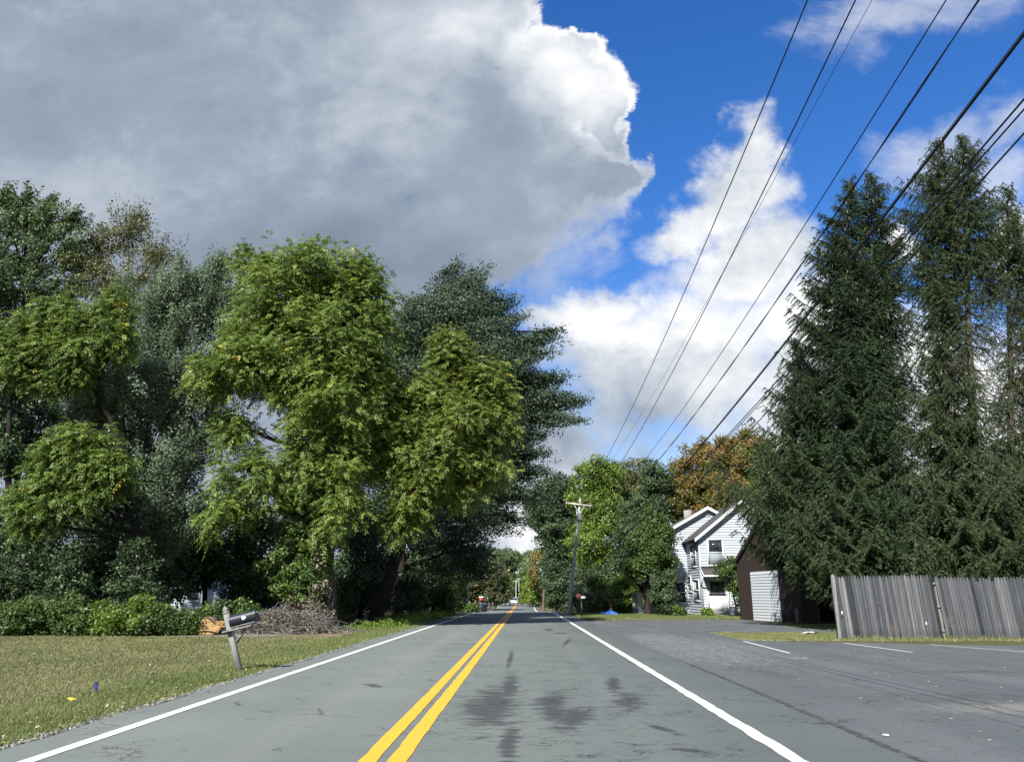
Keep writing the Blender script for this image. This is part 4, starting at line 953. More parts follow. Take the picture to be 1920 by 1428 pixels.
sign(977, 1121.5, 200, 'diamond', 5, 'sign_yellow', 'yellow diamond warning sign beyond the cars')
sign(998, 1121.5, 190, 'rect', 4.2, 'sign_white', 'small white road sign facing us at the right edge of the far road')
for px, Y_, lb in ((928, 140, 'orange-topped marker stake nearest on the far left verge'), (933, 148, 'middle of three marker stakes on the far left verge'), (947.5, 168, 'marker stake just left of the white car')):
    a = bx(px, 1135, Y_); r = thing('marker_stake', lb, 'stake', a); Geo().box(a+[0, 0, .35], (.12, .05, .75)).build('stake', 'rail_wood', r); Geo().box(a+[0, 0, .82], (.14, .06, .2)).build('tip', 'orange', r)
# split rail fence
A, B = bx(868, 1135, 86), bx(930, 1135, 128)
sf = thing('split_rail_fence', 'low split rail wooden fence along the left verge behind the bins', 'fence', A)
n = 8
for i in range(n):
    q = A+(B-A)*i/(n-1); q[2] = gz(q[0], q[1]); Geo().beam(q-[0, 0, .2], q+[0, 0, 1.2], .15, .15, up=(0, 1, 0)).build('post', 'rail_wood', sf)
    if i:
        for z in (.5, .95): Geo().tube(curve(q_+[0, 0, z], q+[0, 0, z+rng.normal()*.03], 4, 0, .01), .06, 6).build('rail', 'rail_wood', sf)
    q_ = q
# right side: black mailbox post, marker, sign post, cone, toys
a = P(1091, 1157, 53); a[2] = 0; r = thing('mailbox', 'mailbox with a white front on a thin black post on the right verge', 'mailbox', a)
zt = P(1091, 1124, 53)[2]; Geo().beam(a-[0, 0, .2], (a[0], 53, zt), .09, .09, up=(0, 1, 0)).build('post', 'black', r)
hw = .15; pf = [(-hw, 0), (hw, 0)]+[(hw*math.cos(t), .10+hw*math.sin(t)) for t in np.linspace(0, math.pi, 9)]
c = P(1093.5, 1121.5, 52.8); Geo().prism(pf, c, EX, EZ, (0, .5, 0)).build('box', 'black', r); Geo().box(c+[0, -.02, .06], (.27, .015, .13)).build('label_plate', 'sign_white', r)
Geo().prism(pf, P(1085, 1119.5, 53.2), EX, EZ, (0, .5, 0)).build('second_box', 'brick_red', r); Geo().beam(P(1083, 1122.5, 53.3), P(1097, 1122.5, 53.3), .1, .05).build('shelf', 'black', r)
a = bx(1036, 1142, 78); r = thing('mailbox', 'grey mailbox on a weathered post before the dark roadside bush', 'mailbox', a)
Geo().beam(a-[0, 0, .2], P(1037, 1122, 78), .14, .14, up=(0, 1, 0)).build('post', 'rail_wood', r); c = P(1036, 1122, 77.8)
Geo().prism([(-.2, 0), (.2, 0)]+[(.2*math.cos(t), .15+.2*math.sin(t)) for t in np.linspace(0, math.pi, 9)], c, EX, EZ, (0, .6, 0)).build('box', 'grey_metal', r); Geo().box(P(1038, 1126, 77.7), (.2, .02, .12)).build('label_plate', 'sign_white', r)
a = bx(1029, 1140, 84); r = thing('marker_post', 'tiny white marker on a thin stake left of the grey mailbox', 'marker', a); Geo().beam(a-[0, 0, .1], P(1029, 1132, 84), .04, .04, up=(0, 1, 0)).build('stake', 'rail_wood', r); Geo().box(P(1029, 1131.5, 83.9), (.2, .03, .4)).build('reflector', 'sign_white', r)
a = P(1145.5, 1146, 63); a[2] = gz(a[0], 63); r = thing('traffic_cone', 'orange traffic cone with a white collar behind the blue ground sheet', 'cone', a)
Geo().box(a+[0, 0, .02], (.42, .42, .04)).build('base', 'orange', r); Geo().lathe(a, [(.16, .04), (.115, .32)], 14).build('cone', 'orange', r, True); Geo().lathe(a, [(.12, .30), (.08, .50)], 14).build('collar', 'sign_white', r, True); Geo().lathe(a, [(.085, .48), (.04, .80), (0, .81)], 14).build('tip', 'orange', r, True)
a = P(1142, 1149, 60); a[2] = gz(a[0], 60); g = Geo()
xx, yy = np.meshgrid(np.linspace(-.68, .68, 15), np.linspace(-.7, .7, 11)); zz_ = .18+.14*np.sin(xx*5+1)*np.cos(yy*4)+.05*rng.random(xx.shape); rr_ = np.maximum(np.abs(xx)/.68, np.abs(yy)/.7); zz_ = zz_*(1-rr_**6)+.02
i, j = np.meshgrid(np.arange(10), np.arange(14), indexing='ij'); k = (i*15+j).ravel()
g.add(np.c_[xx.ravel(), yy.ravel(), zz_.ravel()]+a, np.stack([k, k+1, k+16, k+15], 1)); tag(g.build('ground_sheet', 'tarp_blue', smooth=True), 'crumpled blue plastic sheet lying on the grass in front of the cone', 'tarp')
# by the house door
a = P(1402, 1161, 53.5); a[2] = gz(a[0], 53.5); r = thing('bucket', 'white plastic bucket beside the black bin at the garage corner', 'bucket', a)
Geo().lathe(a, [(0, .005), (.20, .01), (.235, .52), (.25, .52), (.25, .58), (.0, .585)], 20).build('pail', 'bucket_white', r, True)
a = P(1387.5, 1161, 54); a[2] = gz(a[0], 54); r = thing('rubbish_bin', 'black rubbish bin standing left of the white bucket', 'bin', a)
Geo().lathe(a, [(0, .0), (.24, .01), (.29, .62), (.0, .63)], 18).build('body', 'bin_black', r, True); Geo().lathe(a, [(.31, .61), (.31, .66), (.2, .72), (0, .73)], 18).build('lid', 'bin_black', r, True)

# ------------------------------------------------------------------ cars
def car(a, m_, label, scale=1., yaw=0.):
    r = thing('car', label, 'car', a)
    # stations along the length (front towards us = -y), half width, sill, shoulder, roof
    ys = np.array([-2.25, -2.15, -1.6, -1.0, -.35, .6, 1.5, 2.1, 2.25]); hw = np.array([.72, .86, .93, .95, .95, .95, .94, .90, .82])
    sh = np.array([.62, .82, .95, 1.0, 1.03, 1.05, 1.06, 1.02, .9]); lo = np.array([.40, .28, .28, .28, .28, .28, .28, .32, .42])
    g = Geo(); V = []
    for y, h_, s_, l_ in zip(ys, hw, sh, lo): V += [[-h_*.94, y, l_], [-h_, y, (l_+s_)/2], [-h_*.93, y, s_], [0, y, s_+.04], [h_*.93, y, s_], [h_, y, (l_+s_)/2], [h_*.94, y, l_]]
    F = [[i*7+j, i*7+(j+1) % 7, (i+1)*7+(j+1) % 7, (i+1)*7+j] for i in range(8) for j in range(7)]
    g.add(np.array(V)+a, F); g.add(np.array(V[:7])+a, [list(range(7))]); g.add(np.array(V[-7:])+a, [list(range(7))[::-1]])
    # roof
    g.add(np.array([[-.66, -.30, 1.60], [.66, -.30, 1.60], [.64, 1.6, 1.60], [-.64, 1.6, 1.60], [0, .5, 1.66], [-.69, -.34, 1.55], [.69, -.34, 1.55], [.67, 1.68, 1.55], [-.67, 1.68, 1.55]])+a, [[0, 1, 4], [1, 2, 4], [2, 3, 4], [3, 0, 4]]); g.add(np.array([[-.66, -.30, 1.60], [.66, -.30, 1.60], [.64, 1.6, 1.60], [-.64, 1.6, 1.60], [-.69, -.34, 1.55], [.69, -.34, 1.55], [.67, 1.68, 1.55], [-.67, 1.68, 1.55]])+a, [[0, 1, 5, 4], [1, 2, 6, 5], [2, 3, 7, 6], [3, 0, 4, 7]])
    for sx in (-1, 1):
        for y0_, y1_ in ((-1.05, -.32), (.55, .6), (1.95, 1.66)): g.beam(a+[sx*.87, y0_, 1.03], a+[sx*.68, y1_, 1.58], .05, .06, up=(0, 1, 0))
    g.build('body', m_, r, False)
    q = np.array([[-.84, -1.02, 1.04], [.84, -1.02, 1.04], [.66, -.33, 1.56], [-.66, -.33, 1.56], [-.84, 1.93, 1.05], [.84, 1.93, 1.05], [.65, 1.64, 1.56], [-.65, 1.64, 1.56]])+a
    Geo().add(q, [[0, 1, 2, 3]]).build('windscreen', 'glass', r); Geo().add(q, [[5, 4, 7, 6]]).build('rear_window', 'glass', r); Geo().add(q, [[4, 0, 3, 7], [1, 5, 6, 2]]).build('side_window', 'glass', r)
    g = Geo(); g.prism([(-.42, .60), (.42, .60), (.52, .80), (-.52, .80)], a-[0, 2.24, 0], EX, EZ, (0, .1, 0)); g.build('grille', 'black', r)
    Geo().box(a+[0, -2.2, .38], (1.35, .16, .14)).build('bumper', 'black', r); Geo().box(a+[0, -2.29, .52], (.36, .02, .12)).build('number_plate', 'sign_white', r)
    for sx in (-1, 1):
        Geo().prism([(-.17, -.06), (.15, -.03), (.17, .07), (-.10, .06)], a+[sx*.64, -2.20, .80], EX*sx, EZ, (0, .12, 0)).build('headlight', 'lamp_lens', r)
        Geo().box(a+[sx*1.02, -.85, 1.10], (.16, .12, .12)).build('mirror', m_, r)
        for y in (-1.4, 1.4):
            w = Geo().tube([a+[sx*.74, y, .35], a+[sx*.97, y, .35]], .35, 20).build('wheel', 'tyre', r); Geo().tube([a+[sx*.95, y, .35], a+[sx*.985, y, .35]], .22, 14).build('rim', 'rim', w)
    return r
a = bx(963.5, 1130, 178); a[2] = float(prof(178))+.02; car(a, 'car_white', 'white car with dark windscreen driving towards us in the left lane')
a = bx(974.5, 1130, 214); a[2] = float(prof(214))+.02; car(a, 'car_dark', 'dark car half hidden behind and right of the white one')
# ------------------------------------------------------------------ vegetation: left side
def finger(a, b, r0, r1, Y0, Y1=None, n=5, w=1.2):      # a bough as a chain of small lobes from a to b
    a = np.array(a, float); b = np.array(b, float); Y1 = Y0 if Y1 is None else Y1; out = []
    for t in (np.arange(n)+.5)/n:
        c = a+(b-a)*t+rng.normal(size=2)*2; r = r0+(r1-r0)*t; out.append((c[0], c[1], r*1.25, r*.8, Y0+(Y1-Y0)*t, None, w))
    return out
def B(px, py, Y_): a = P(px, py, Y_); a[2] = float(gz(a[0], Y_)); return a
r, tp = tree('walnut_tree', 'tall yellow-green walnut tree with ivy round its trunk, centre of the left clump',
     [(585, 515, 85, 48, 35), (530, 570, 70, 75, 35), (665, 590, 62, 95, 35), (600, 650, 95, 80, 34.5), (495, 690, 75, 50, 34), (405, 705, 45, 36, 33.5), (450, 660, 45, 40, 34), (635, 745, 80, 60, 34), (690, 700, 42, 60, 35),
      (480, 610, 50, 56, 35), (545, 720, 48, 44, 34.5), (718, 640, 22, 60, 35), (650, 880, 42, 60, 34.5), (700, 800, 46, 50, 36), (462, 500, 22, 34, 35), (690, 515, 26, 36, 35), (720, 575, 12, 25, 35, None, 1.5), (590, 800, 50, 50, 34.5), (470, 900, 62, 55, 34), (420, 965, 38, 40, 33.5), (560, 880, 50, 60, 35), (625, 850, 48, 60, 35), (640, 960, 34, 40, 34.5), (440, 800, 35, 40, 34.5)],
     B(618, 1172, 36.5), P(605, 560, 35.5), 'frond', 'leaf_walnut', 1450, .52, 15, .16, r0=.36, mid=[P(612, 950, 36.2), P(625, 760, 36)], hollow=.35, tint=.48, tv=.15, br=.22)
g = Geo(); crown(g, None, [(562, 990, 38, 85, 35.3), (550, 1055, 42, 60, 34.9), (600, 890, 34, 80, 35.3), (590, 1010, 34, 90, 35.3), (575, 1100, 44, 40, 34.8), (560, 880, 30, 60, 35.2)], 'small', 300, .32, 80, .13, tint=.62, hollow=.6, zmin=.2)
g.build('ivy', 'leaf_mid', r)
g = Geo(); crown(g, None, [(600, 1075, 16, 50, 34.7), (575, 1140, 40, 24, 34.2)], 'small', 34, .32, 55, .12, tint=.5, hollow=.5, zmin=.1); g.build('dead_ivy', 'leaf_brown', r)
g = Geo()
g.tube([P(*q, 34.6) for q in ((655, 884), (640, 890), (634, 905), (632, 920), (628, 932))], [.07, .08, .07, .06, .05], 6)
g.tube([P(*q, 34.6) for q in ((622, 935), (628, 950), (640, 955), (643, 964), (655, 973))], .022, 5); g.tube([P(*q, 34.6) for q in ((628, 950), (634, 960), (650, 955))], .015, 5)
g.tube([P(*q, 34.4) for q in ((560, 962), (575, 960), (590, 948))], .02, 5); g.tube([P(*q, 34.4) for q in ((604, 1100), (598, 1130), (603, 1158))], .025, 5); g.tube([P(*q, 34.) for q in ((585, 1130), (596, 1132), (602, 1155))], .018, 5)
for _ in range(26):
    a = P(575+rng.random()*50, 880+rng.random()*230, 35); g.tube(curve(a, a+[rng.normal()*.5, rng.normal()*.3, -1-rng.random()*1.6], 6, 0, .12), .012, 4, cap=False)
g.build('vine', 'vine_wood', r)
tree('walnut_tree', 'olive-green walnut tree leaning towards the road, right of the ivy-covered one',
     [(845, 665, 32, 42, 37), (895, 725, 44, 40, 37), (800, 735, 36, 34, 36.5), (760, 790, 46, 40, 36.5), (860, 790, 70, 56, 36.5), (735, 850, 44, 44, 36), (790, 880, 46, 50, 36), (770, 940, 34, 44, 36), (905, 850, 40, 50, 37), (720, 750, 30, 26, 36), (750, 985, 22, 26, 36), (935, 780, 22, 60, 37), (690, 860, 24, 34, 36), (845, 850, 50, 50, 36.5), (860, 915, 34, 26, 37)]
     + finger((850, 680), (830, 628), 20, 8, 36.5, n=3) + finger((900, 730), (945, 690), 20, 8, 37, n=3) + finger((740, 770), (722, 722), 18, 8, 36, n=3),
     B(700, 1162, 42), P(850, 720, 37.5), 'frond', 'leaf_walnut_olive', 1000, .52, 15, .16, bark='bark_dark', r0=.40, mid=[P(745, 1040, 40.5), P(790, 905, 38.5)], hollow=.35, tint=.48, br=.22)
tree('walnut_tree', 'yellow-green walnut tree with drooping leaves at the far left above the hedge',
     [(110, 585, 36, 26, 33), (70, 610, 30, 24, 33), (150, 610, 34, 30, 33), (165, 650, 40, 34, 33), (215, 575, 22, 34, 33), (225, 640, 22, 26, 33), (50, 690, 40, 26, 33), (95, 650, 34, 24, 33), (25, 650, 30, 24, 33), (100, 710, 30, 22, 33), (140, 700, 26, 20, 33), (-60, 650, 60, 60, 33), (150, 825, 36, 26, 32), (110, 855, 34, 30, 32), (170, 870, 40, 28, 32), (85, 900, 30, 26, 32), (200, 900, 30, 30, 32), (215, 860, 24, 22, 32), (70, 950, 34, 28, 32), (110, 940, 30, 24, 32), (35, 930, 22, 18, 32), (150, 930, 26, 24, 32), (60, 985, 20, 14, 32)],
     B(262, 1185, 34.5), P(150, 640, 33.5), 'frond', 'leaf_walnut', 900, .42, 13, .15, r0=.26, bark='bark_dark', mid=[P(255, 1000, 34.5), P(215, 800, 34)], hollow=.3, tint=.30, br=.2)
tree('poplar_tree', 'grey-green silvery poplar tree between the two yellow-green walnuts',
     [(385, 570, 44, 64, 38, None, 1.3), (335, 600, 50, 80, 38), (262, 640, 55, 90, 37.5), (290, 740, 100, 90, 37), (195, 740, 60, 85, 37), (355, 760, 80, 95, 37.5), (150, 770, 34, 60, 37), (300, 860, 110, 70, 37), (235, 960, 95, 70, 36.5), (430, 620, 34, 80, 38), (340, 970, 60, 70, 37), (150, 690, 30, 50, 37), (405, 515, 20, 26, 38, None, 2), (350, 545, 60, 40, 38), (440, 560, 24, 60, 38), (300, 560, 20, 40, 38, None, 2), (240, 560, 16, 36, 38, None, 2)],
     B(305, 1178, 38), P(330, 620, 38), 'small', 'leaf_silver', 1150, .55, 165, .115, bark='bark_pale', r0=.28, axis=(0, 0, 1), stretch=1.7, tint=.45, hollow=.4, br=.2)
tree('maple_tree', 'dark blue-green maple tree with pointed limbs reaching over the road',
     [(800, 625, 46, 66, 50, 3), (760, 640, 30, 70, 50, 3), (860, 600, 56, 56, 50, 3.5), (905, 640, 50, 50, 50, 3.5), (920, 700, 56, 60, 50, 4), (925, 770, 56, 60, 50, 4), (905, 860, 60, 70, 50, 4), (950, 830, 36, 40, 50, 3), (860, 950, 80, 80, 49.5, 4), (880, 1030, 40, 50, 50, 3), (755, 720, 44, 100, 50, 3), (820, 700, 80, 80, 50.5, 4), (810, 860, 70, 80, 50.5, 4)]
     + finger((840, 600), (848, 498), 34, 12, 50) + finger((860, 590), (892, 512), 30, 12, 50) + finger((870, 610), (920, 548), 26, 9, 49.5) + finger((880, 630), (952, 552), 28, 11, 50) + finger((800, 600), (778, 560), 26, 10, 50, n=3)
     + finger((900, 640), (968, 592), 26, 9, 49.5) + finger((920, 670), (1040, 620), 34, 11, 50, n=7) + finger((930, 690), (1024, 655), 26, 8, 49) + finger((940, 720), (1048, 706), 32, 10, 50, n=7)
     + finger((940, 750), (1090, 752), 34, 11, 50, n=8) + finger((950, 775), (1078, 788), 28, 10, 49.5, n=7) + finger((940, 800), (1010, 818), 26, 7, 50) + finger((930, 840), (1015, 860), 30, 10, 50) + finger((920, 880), (1028, 888), 28, 8, 50, n=6) + finger((900, 920), (1020, 930), 28, 9, 50, n=6) + finger((880, 960), (970, 975), 30, 10, 50),
     B(745, 1155, 51), P(820, 640, 50.5), 'small', 'leaf_bluish', 2300, .62, 135, .15, bark='bark_dark', r0=.34, mid=[P(760, 960, 51), P(775, 800, 51)], axis=(.95, -.1, .25), stretch=2.2, tint=.45, hollow=.4, br=.18)
for nm, lb, lob, Y_, bpx in (('pine_tree', 'dark tall pine tree at the left edge, highest crown of the left clump', [(25, 430, 55, 42, 45), (95, 420, 48, 34, 45), (55, 490, 75, 30, 45), (125, 470, 40, 44, 45), (30, 560, 60, 30, 45), (110, 540, 60, 26, 45), (-50, 470, 70, 80, 45), (40, 620, 50, 26, 45), (60, 750, 70, 30, 45), (20, 390, 26, 24, 45)] + finger((15, 400), (5, 358), 16, 5, 45, n=3) + finger((40, 400), (62, 362), 16, 5, 45, n=3) + finger((80, 410), (95, 372), 16, 5, 45, n=3) + finger((110, 420), (140, 400), 16, 6, 45, n=3) + finger((60, 420), (30, 380), 16, 6, 45, n=3), 45, 27),
                         ('pine_tree', 'second dark pine tree with a bare pale trunk, cut by the left edge', [(-20, 540, 50, 40, 43), (-40, 640, 60, 40, 43), (10, 720, 40, 26, 43), (-30, 800, 50, 40, 43), (20, 850, 40, 25, 43)], 43, 5)):
    tree(nm, lb, lob, B(bpx, 1160, Y_), P(bpx+20, 420 if bpx > 20 else 560, Y_), 'small', 'leaf_pine', 330 if bpx > 20 else 200, .5, 130, .17, bark='bark_dark', r0=.24, stretch=1.9, axis=(.2, 0, .6), tint=.55, hollow=.3, br=.5)
tree('ash_tree', 'thin olive-brown tree with wispy top behind the silvery poplar',
     [(240, 435, 46, 36, 46), (300, 480, 42, 32, 46), (185, 460, 34, 40, 46), (230, 530, 76, 50, 46), (310, 550, 34, 50, 46), (150, 500, 34, 50, 46), (260, 410, 24, 14, 46)],
     B(240, 1160, 46), P(240, 450, 46), 'small', 'leaf_olive', 280, .62, 80, .14, bark='bark_pale', r0=.22, stretch=1.6, tint=.5, hollow=.2, br=.9)
us = [('dark understory tree at the far left below the pines', (30, 1010, 90, 110, 38), 'leaf_dark'), ('dark understory tree hung with leaves left of the slim dark trunk', (150, 1030, 80, 110, 37), 'leaf_dark'),
      ('understory tree in deep shade right of the slim dark trunk', (275, 1040, 70, 95, 38.5), 'leaf_dark'), ('dark understory tree above the glimpsed grey house', (385, 1010, 75, 95, 42), 'leaf_dark'), ('dark understory tree left of the ivy-covered trunk', (490, 1050, 62, 95, 43), 'leaf_dark'),
      ('shaded tree between the ivy-covered trunk and the leaning trunk', (675, 1060, 55, 100, 46), 'leaf_dark'), ('shaded tree behind the leaning dark trunk', (750, 1040, 62, 110, 53), 'leaf_dark'), ('shaded roadside tree right of the leaning dark trunk', (812, 1065, 48, 92, 60), 'leaf_mid'),
      ('last shaded roadside tree of the left clump above the black bin', (842, 1085, 26, 62, 70), 'leaf_mid'), ('shaded tree behind the walnuts, between their trunks', (600, 960, 90, 90, 52), 'leaf_dark'), ('shaded tree showing in the gap right of the ivy-covered walnut trunk', (705, 930, 62, 62, 56), 'leaf_dark'), ('tall dark tree behind the far-left walnut and its pines', (60, 800, 95, 85, 48), 'leaf_dark'), ('shaded tree behind the silvery poplar', (200, 880, 120, 80, 50), 'leaf_dark')]
for lb, (px, py, rx, ry, Y_), m_ in us:
    tree('understory_tree', lb, [(px, py, rx, ry, Y_, 2.2), (px-rx*.4, py+ry*.5, rx*.7, ry*.5, Y_-.5, 2), (px+rx*.4, py+ry*.4, rx*.6, ry*.5, Y_, 2)], B(px, 1160, Y_+.5), P(px, py-ry*.4, Y_+.5), 'small', m_, 200, .6, 100, .17, bark='bark_dark', r0=.16, tint=.42, hollow=.4, br=.25)
hd = [('leafy green bush at the left end of the hedge', (15, 1163, 52, 26, 29.6), 'leaf_mid'), ('taller green bush of the hedge, second from the left', (90, 1156, 50, 33, 30), 'leaf_mid'), ('green bush in the middle of the hedge', (155, 1162, 42, 28, 29.6), 'leaf_mid'),
      ('yellowish-green bush of the hedge', (232, 1160, 46, 32, 29.4), 'leaf_light'), ('green bush next to the yellowish one in the hedge', (290, 1166, 38, 24, 29.4), 'leaf_mid'), ('low green bush at the hedge end beside the yellow bucket', (338, 1172, 30, 20, 29.8), 'leaf_mid'),
      ('vine-covered bush rising behind the hedge middle', (125, 1100, 40, 50, 31.8), 'leaf_dark'), ('vine-covered bush rising behind the yellowish bush', (250, 1095, 50, 60, 32), 'leaf_dark'), ('low pale green bush behind the mailbox', (430, 1150, 60, 18, 32.5), 'leaf_mid'), ('vine-covered bush rising at the far left', (30, 1080, 50, 60, 32), 'leaf_dark')]
def bush(name, lb, l, m_, N=70, rc=.34, per=75, leaf=.11, cat='bush', tint=.5, **k):
    px, py, rx, ry, Y_ = l; b = B(px, 1190, Y_); root = thing(name, lb, cat, b); g = Geo(); gb = Geo()
    crown(g, gb, [(px, py, rx, ry, Y_), (px-rx*.55, py+ry*.35, rx*.5, ry*.6, Y_-.2), (px+rx*.55, py+ry*.3, rx*.5, ry*.6, Y_-.2)] + [(px+rng.uniform(-1, 1)*rx, py-ry*rng.uniform(.4, 1.15), rx*.16, ry*.3, Y_-.1, None, 1.6) for _ in range(6)], 'small', N, rc, per, leaf, trunk=[b+[0, 0, .05], b+[0, 0, .3]], limb_r=.03, zmin=.05, tint=tint, hollow=.3, br=.4, **k)
    gb.build('stems', 'bark', root); g.build('foliage', m_, root); return root
for lb, l, m_ in hd: bush('hedge_bush', lb, l, m_, N=int(55*max(1, l[3]/28)), tint=.40)
# brush pile
b = B(520, 1188, 31.5); bp_ = thing('brush_pile', 'tangled pile of cut brown twigs and dead leaves behind the mailbox', 'brush pile', b); g = Geo(); gl_ = Geo()
for _ in range(620):
    u_ = rng.normal(size=2)*np.array([1.3, .6]); hh = max(0., .85*(1-((u_[0]-.2)/2.6)**2-(u_[1]/1.3)**2)); c = b+[u_[0]+.1, u_[1], hh*rng.random()+.03]
    a = unit(rng.normal(size=3)*[1, 1, .4])*(.25+.5*rng.random()); g.tube(curve(c-a, c+a, 5, 0, .16), rng.uniform(.004, .013), 4, cap=False)
g.build('twigs', 'vine_wood', bp_)['kind'] = 'stuff'
n = 5200; u_ = rng.normal(size=(n, 2))*[1.0, .55]; hh = np.maximum(0, .85*(1-(u_[:, 0]/2.2)**2-(u_[:, 1]/1.3)**2)); p = b+np.c_[u_[:, 0], u_[:, 1], hh*rng.random(n)**.6+.02]
rhombi(gl_, p, rdir(n), rdir(n)+[0, 0, .5], .07+.06*rng.random(n), .05, rng.random(n)); gl_.build('dead_leaves', 'leaf_brown', bp_)
# weeds along the left road edge, in front of the dark trees
g = Geo()
for _ in range(240):
    Y_ = rng.uniform(34, 66); x = -5.6-rng.random()**1.6*2.2-(Y_ > 40)*.2; n = 36; c = np.array([x, Y_, gz(x, Y_)]); hgt = rng.uniform(.12, .38)
    p = c+rng.normal(size=(n, 3))*[.13, .13, 0]+np.c_[np.zeros((n, 2)), rng.random(n)*hgt]; rhombi(g, p, rdir(n)*[1, 1, .5]+[0, 0, .6], rdir(n)+[0, 0, .6], .09, .05, .4+rng.random(n)*.4)
tag(g.build('roadside_weeds', 'leaf_light'), 'low light green weeds along the left road edge', 'weeds', kind='stuff')
# ------------------------------------------------------------------ far left and the hill
tree('round_tree', 'grey-green round-crowned tree behind the diamond sign', [(905, 1088, 38, 42, 128, 4), (885, 1100, 22, 32, 127, 3), (925, 1098, 24, 32, 127, 3), (902, 1065, 22, 20, 128, 3)], B(905, 1130, 129), P(905, 1080, 129), 'small', 'leaf_olive', 260, 1.0, 110, .34, r0=.3, tint=.16, br=.1)
def envp(pxc, rows, Y_): return [(P(pxc, py, Y_)[2], P(pxc, py, Y_)[0]-P(pxc-l, py, Y_)[0], P(pxc+r_, py, Y_)[0]-P(pxc, py, Y_)[0]) for py, l, r_ in rows][::-1]
spruce('spruce_tree', 'dark bluish spruce standing behind the black bin', B(862, 1135, 92), P(862, 1047, 92), envp(862, [(1048, 1, 1), (1070, 7, 7), (1100, 11, 12), (1130, 14, 15)], 92), 'needle_blue', per_m=24, seed=5, spk=.30, fine=.22, zlow=.5, hang=.3)
bush('bush', 'bright green vine-covered bush at the end of the shaded left trees', (846, 1108, 9, 30, 68), 'leaf_light', N=60, rc=.4, per=50, leaf=.2)
bush('bush', 'low bush beneath the split rail fence', (882, 1142, 12, 5, 82), 'leaf_mid', N=40, rc=.4, per=50, leaf=.2)
far = [('yellow-orange tree by the brown utility pole', [(1015, 1062, 13, 26, 150), (1006, 1078, 12, 18, 149), (1020, 1085, 13, 22, 150)], 'leaf_autumn_mix', 150, .55), ('light green shrubby tree right of the far road', [(998, 1102, 14, 24, 158), (1010, 1108, 16, 22, 152), (988, 1110, 8, 16, 165)], 'leaf_light', 152, .55),
       ('light green tree in the far gap just above the cars', [(950, 1098, 16, 20, 235), (935, 1105, 16, 18, 235)], 'leaf_mid', 235, .5), ('green tree beyond the split rail fence', [(932, 1105, 18, 20, 165), (942, 1112, 12, 12, 163)], 'leaf_mid', 165, .45), ('pale green bushy tree right of the distant poles', [(984, 1095, 12, 24, 240), (972, 1104, 14, 18, 240)], 'leaf_mid', 240, .6),
       ('yellow-green tree behind the round grey-green one', [(890, 1058, 26, 24, 165), (875, 1075, 16, 30, 160)], 'leaf_light', 162, .35), ('dark tree right of the brown utility pole', [(1034, 1085, 14, 34, 140), (1040, 1055, 12, 25, 142)], 'leaf_dark', 140, .5), ('tall green tree at the foot of the hill left of the distant poles', [(945, 1070, 22, 26, 260), (920, 1078, 18, 24, 255)], 'leaf_dark', 258, .6)]
for lb, lob, m_, Y_, ti in far: tree('roadside_tree', lb, [(*l, 3.) for l in lob], B(lob[0][0], 1128, Y_), P(lob[0][0], lob[0][1], Y_), 'small', m_, 130, 1.1, 75, .42*Y_/150, r0=.25, tint=ti, br=.1)
g = Geo(); crown_pts = []
for i in range(330):
    y = rng.uniform(285, 470); x = rng.uniform(-150, 70)
    if abs(x-xs(y)) < 7: continue
    z = float(gz(x, y)); h_ = rng.uniform(10, 15); r_ = rng.uniform(4, 6.5); n = 420
    d = rdir(n); d[:, 2] = np.abs(d[:, 2])*1.1-.35; ph = rng.random(3)*6
    rr_ = r_*(.72+.3*rng.random(n))*(1+.15*np.sin(d[:, 0]*5+ph[0])+.12*np.sin(d[:, 2]*7+ph[1]))
    p = np.array([x, y, z+h_*.62])+d*np.c_[rr_, rr_, rr_*.95]
    k = .28+rng.normal()*.10+(rng.random() < .25)*.25
    rhombi(g, p, rdir(n), d+rdir(n)*.5, .8+.9*rng.random(n), .75, k+rng.normal(size=n)*.10)
tag(g.build('forest', 'leaf_hill'), 'green wooded hill rising at the end of the road', 'forest', kind='stuff')
# ------------------------------------------------------------------ vegetation: right side
tree('oak_tree', 'dark green oak tree left of the leaning utility pole', [(1030, 935, 40, 36, 105, 4), (1008, 955, 20, 16, 105, 3), (1060, 930, 28, 32, 105, 4), (1040, 990, 34, 46, 105, 4), (1062, 1010, 30, 60, 105, 4), (1045, 1060, 24, 46, 104, 3), (1000, 980, 12, 10, 105, 2)], B(1048, 1125, 106), P(1040, 950, 106), 'small', 'leaf_dark', 520, .95, 115, .27, bark='bark_dark', r0=.4, tint=.42, br=.2)
tree('maple_tree', 'tall yellow-green tree rising just behind the leaning utility pole', [(1115, 885, 30, 32, 88), (1100, 940, 28, 45, 88), (1140, 900, 26, 30, 88), (1130, 960, 42, 46, 88), (1110, 1020, 42, 46, 87), (1150, 1040, 34, 50, 87)], B(1122, 1140, 89), P(1120, 920, 89), 'small', 'leaf_light', 480, .85, 95, .24, r0=.3, tint=.42, br=.2)
tree('tree', 'thin-crowned greyish green tree above the round dark maple', [(1190, 888, 34, 26, 92), (1165, 905, 20, 30, 92), (1205, 930, 34, 34, 92), (1180, 950, 30, 40, 91)], B(1190, 1140, 93), P(1190, 900, 93), 'small', 'leaf_olive', 210, .8, 80, .24, bark='bark_pale', r0=.25, tint=.5, br=.7)
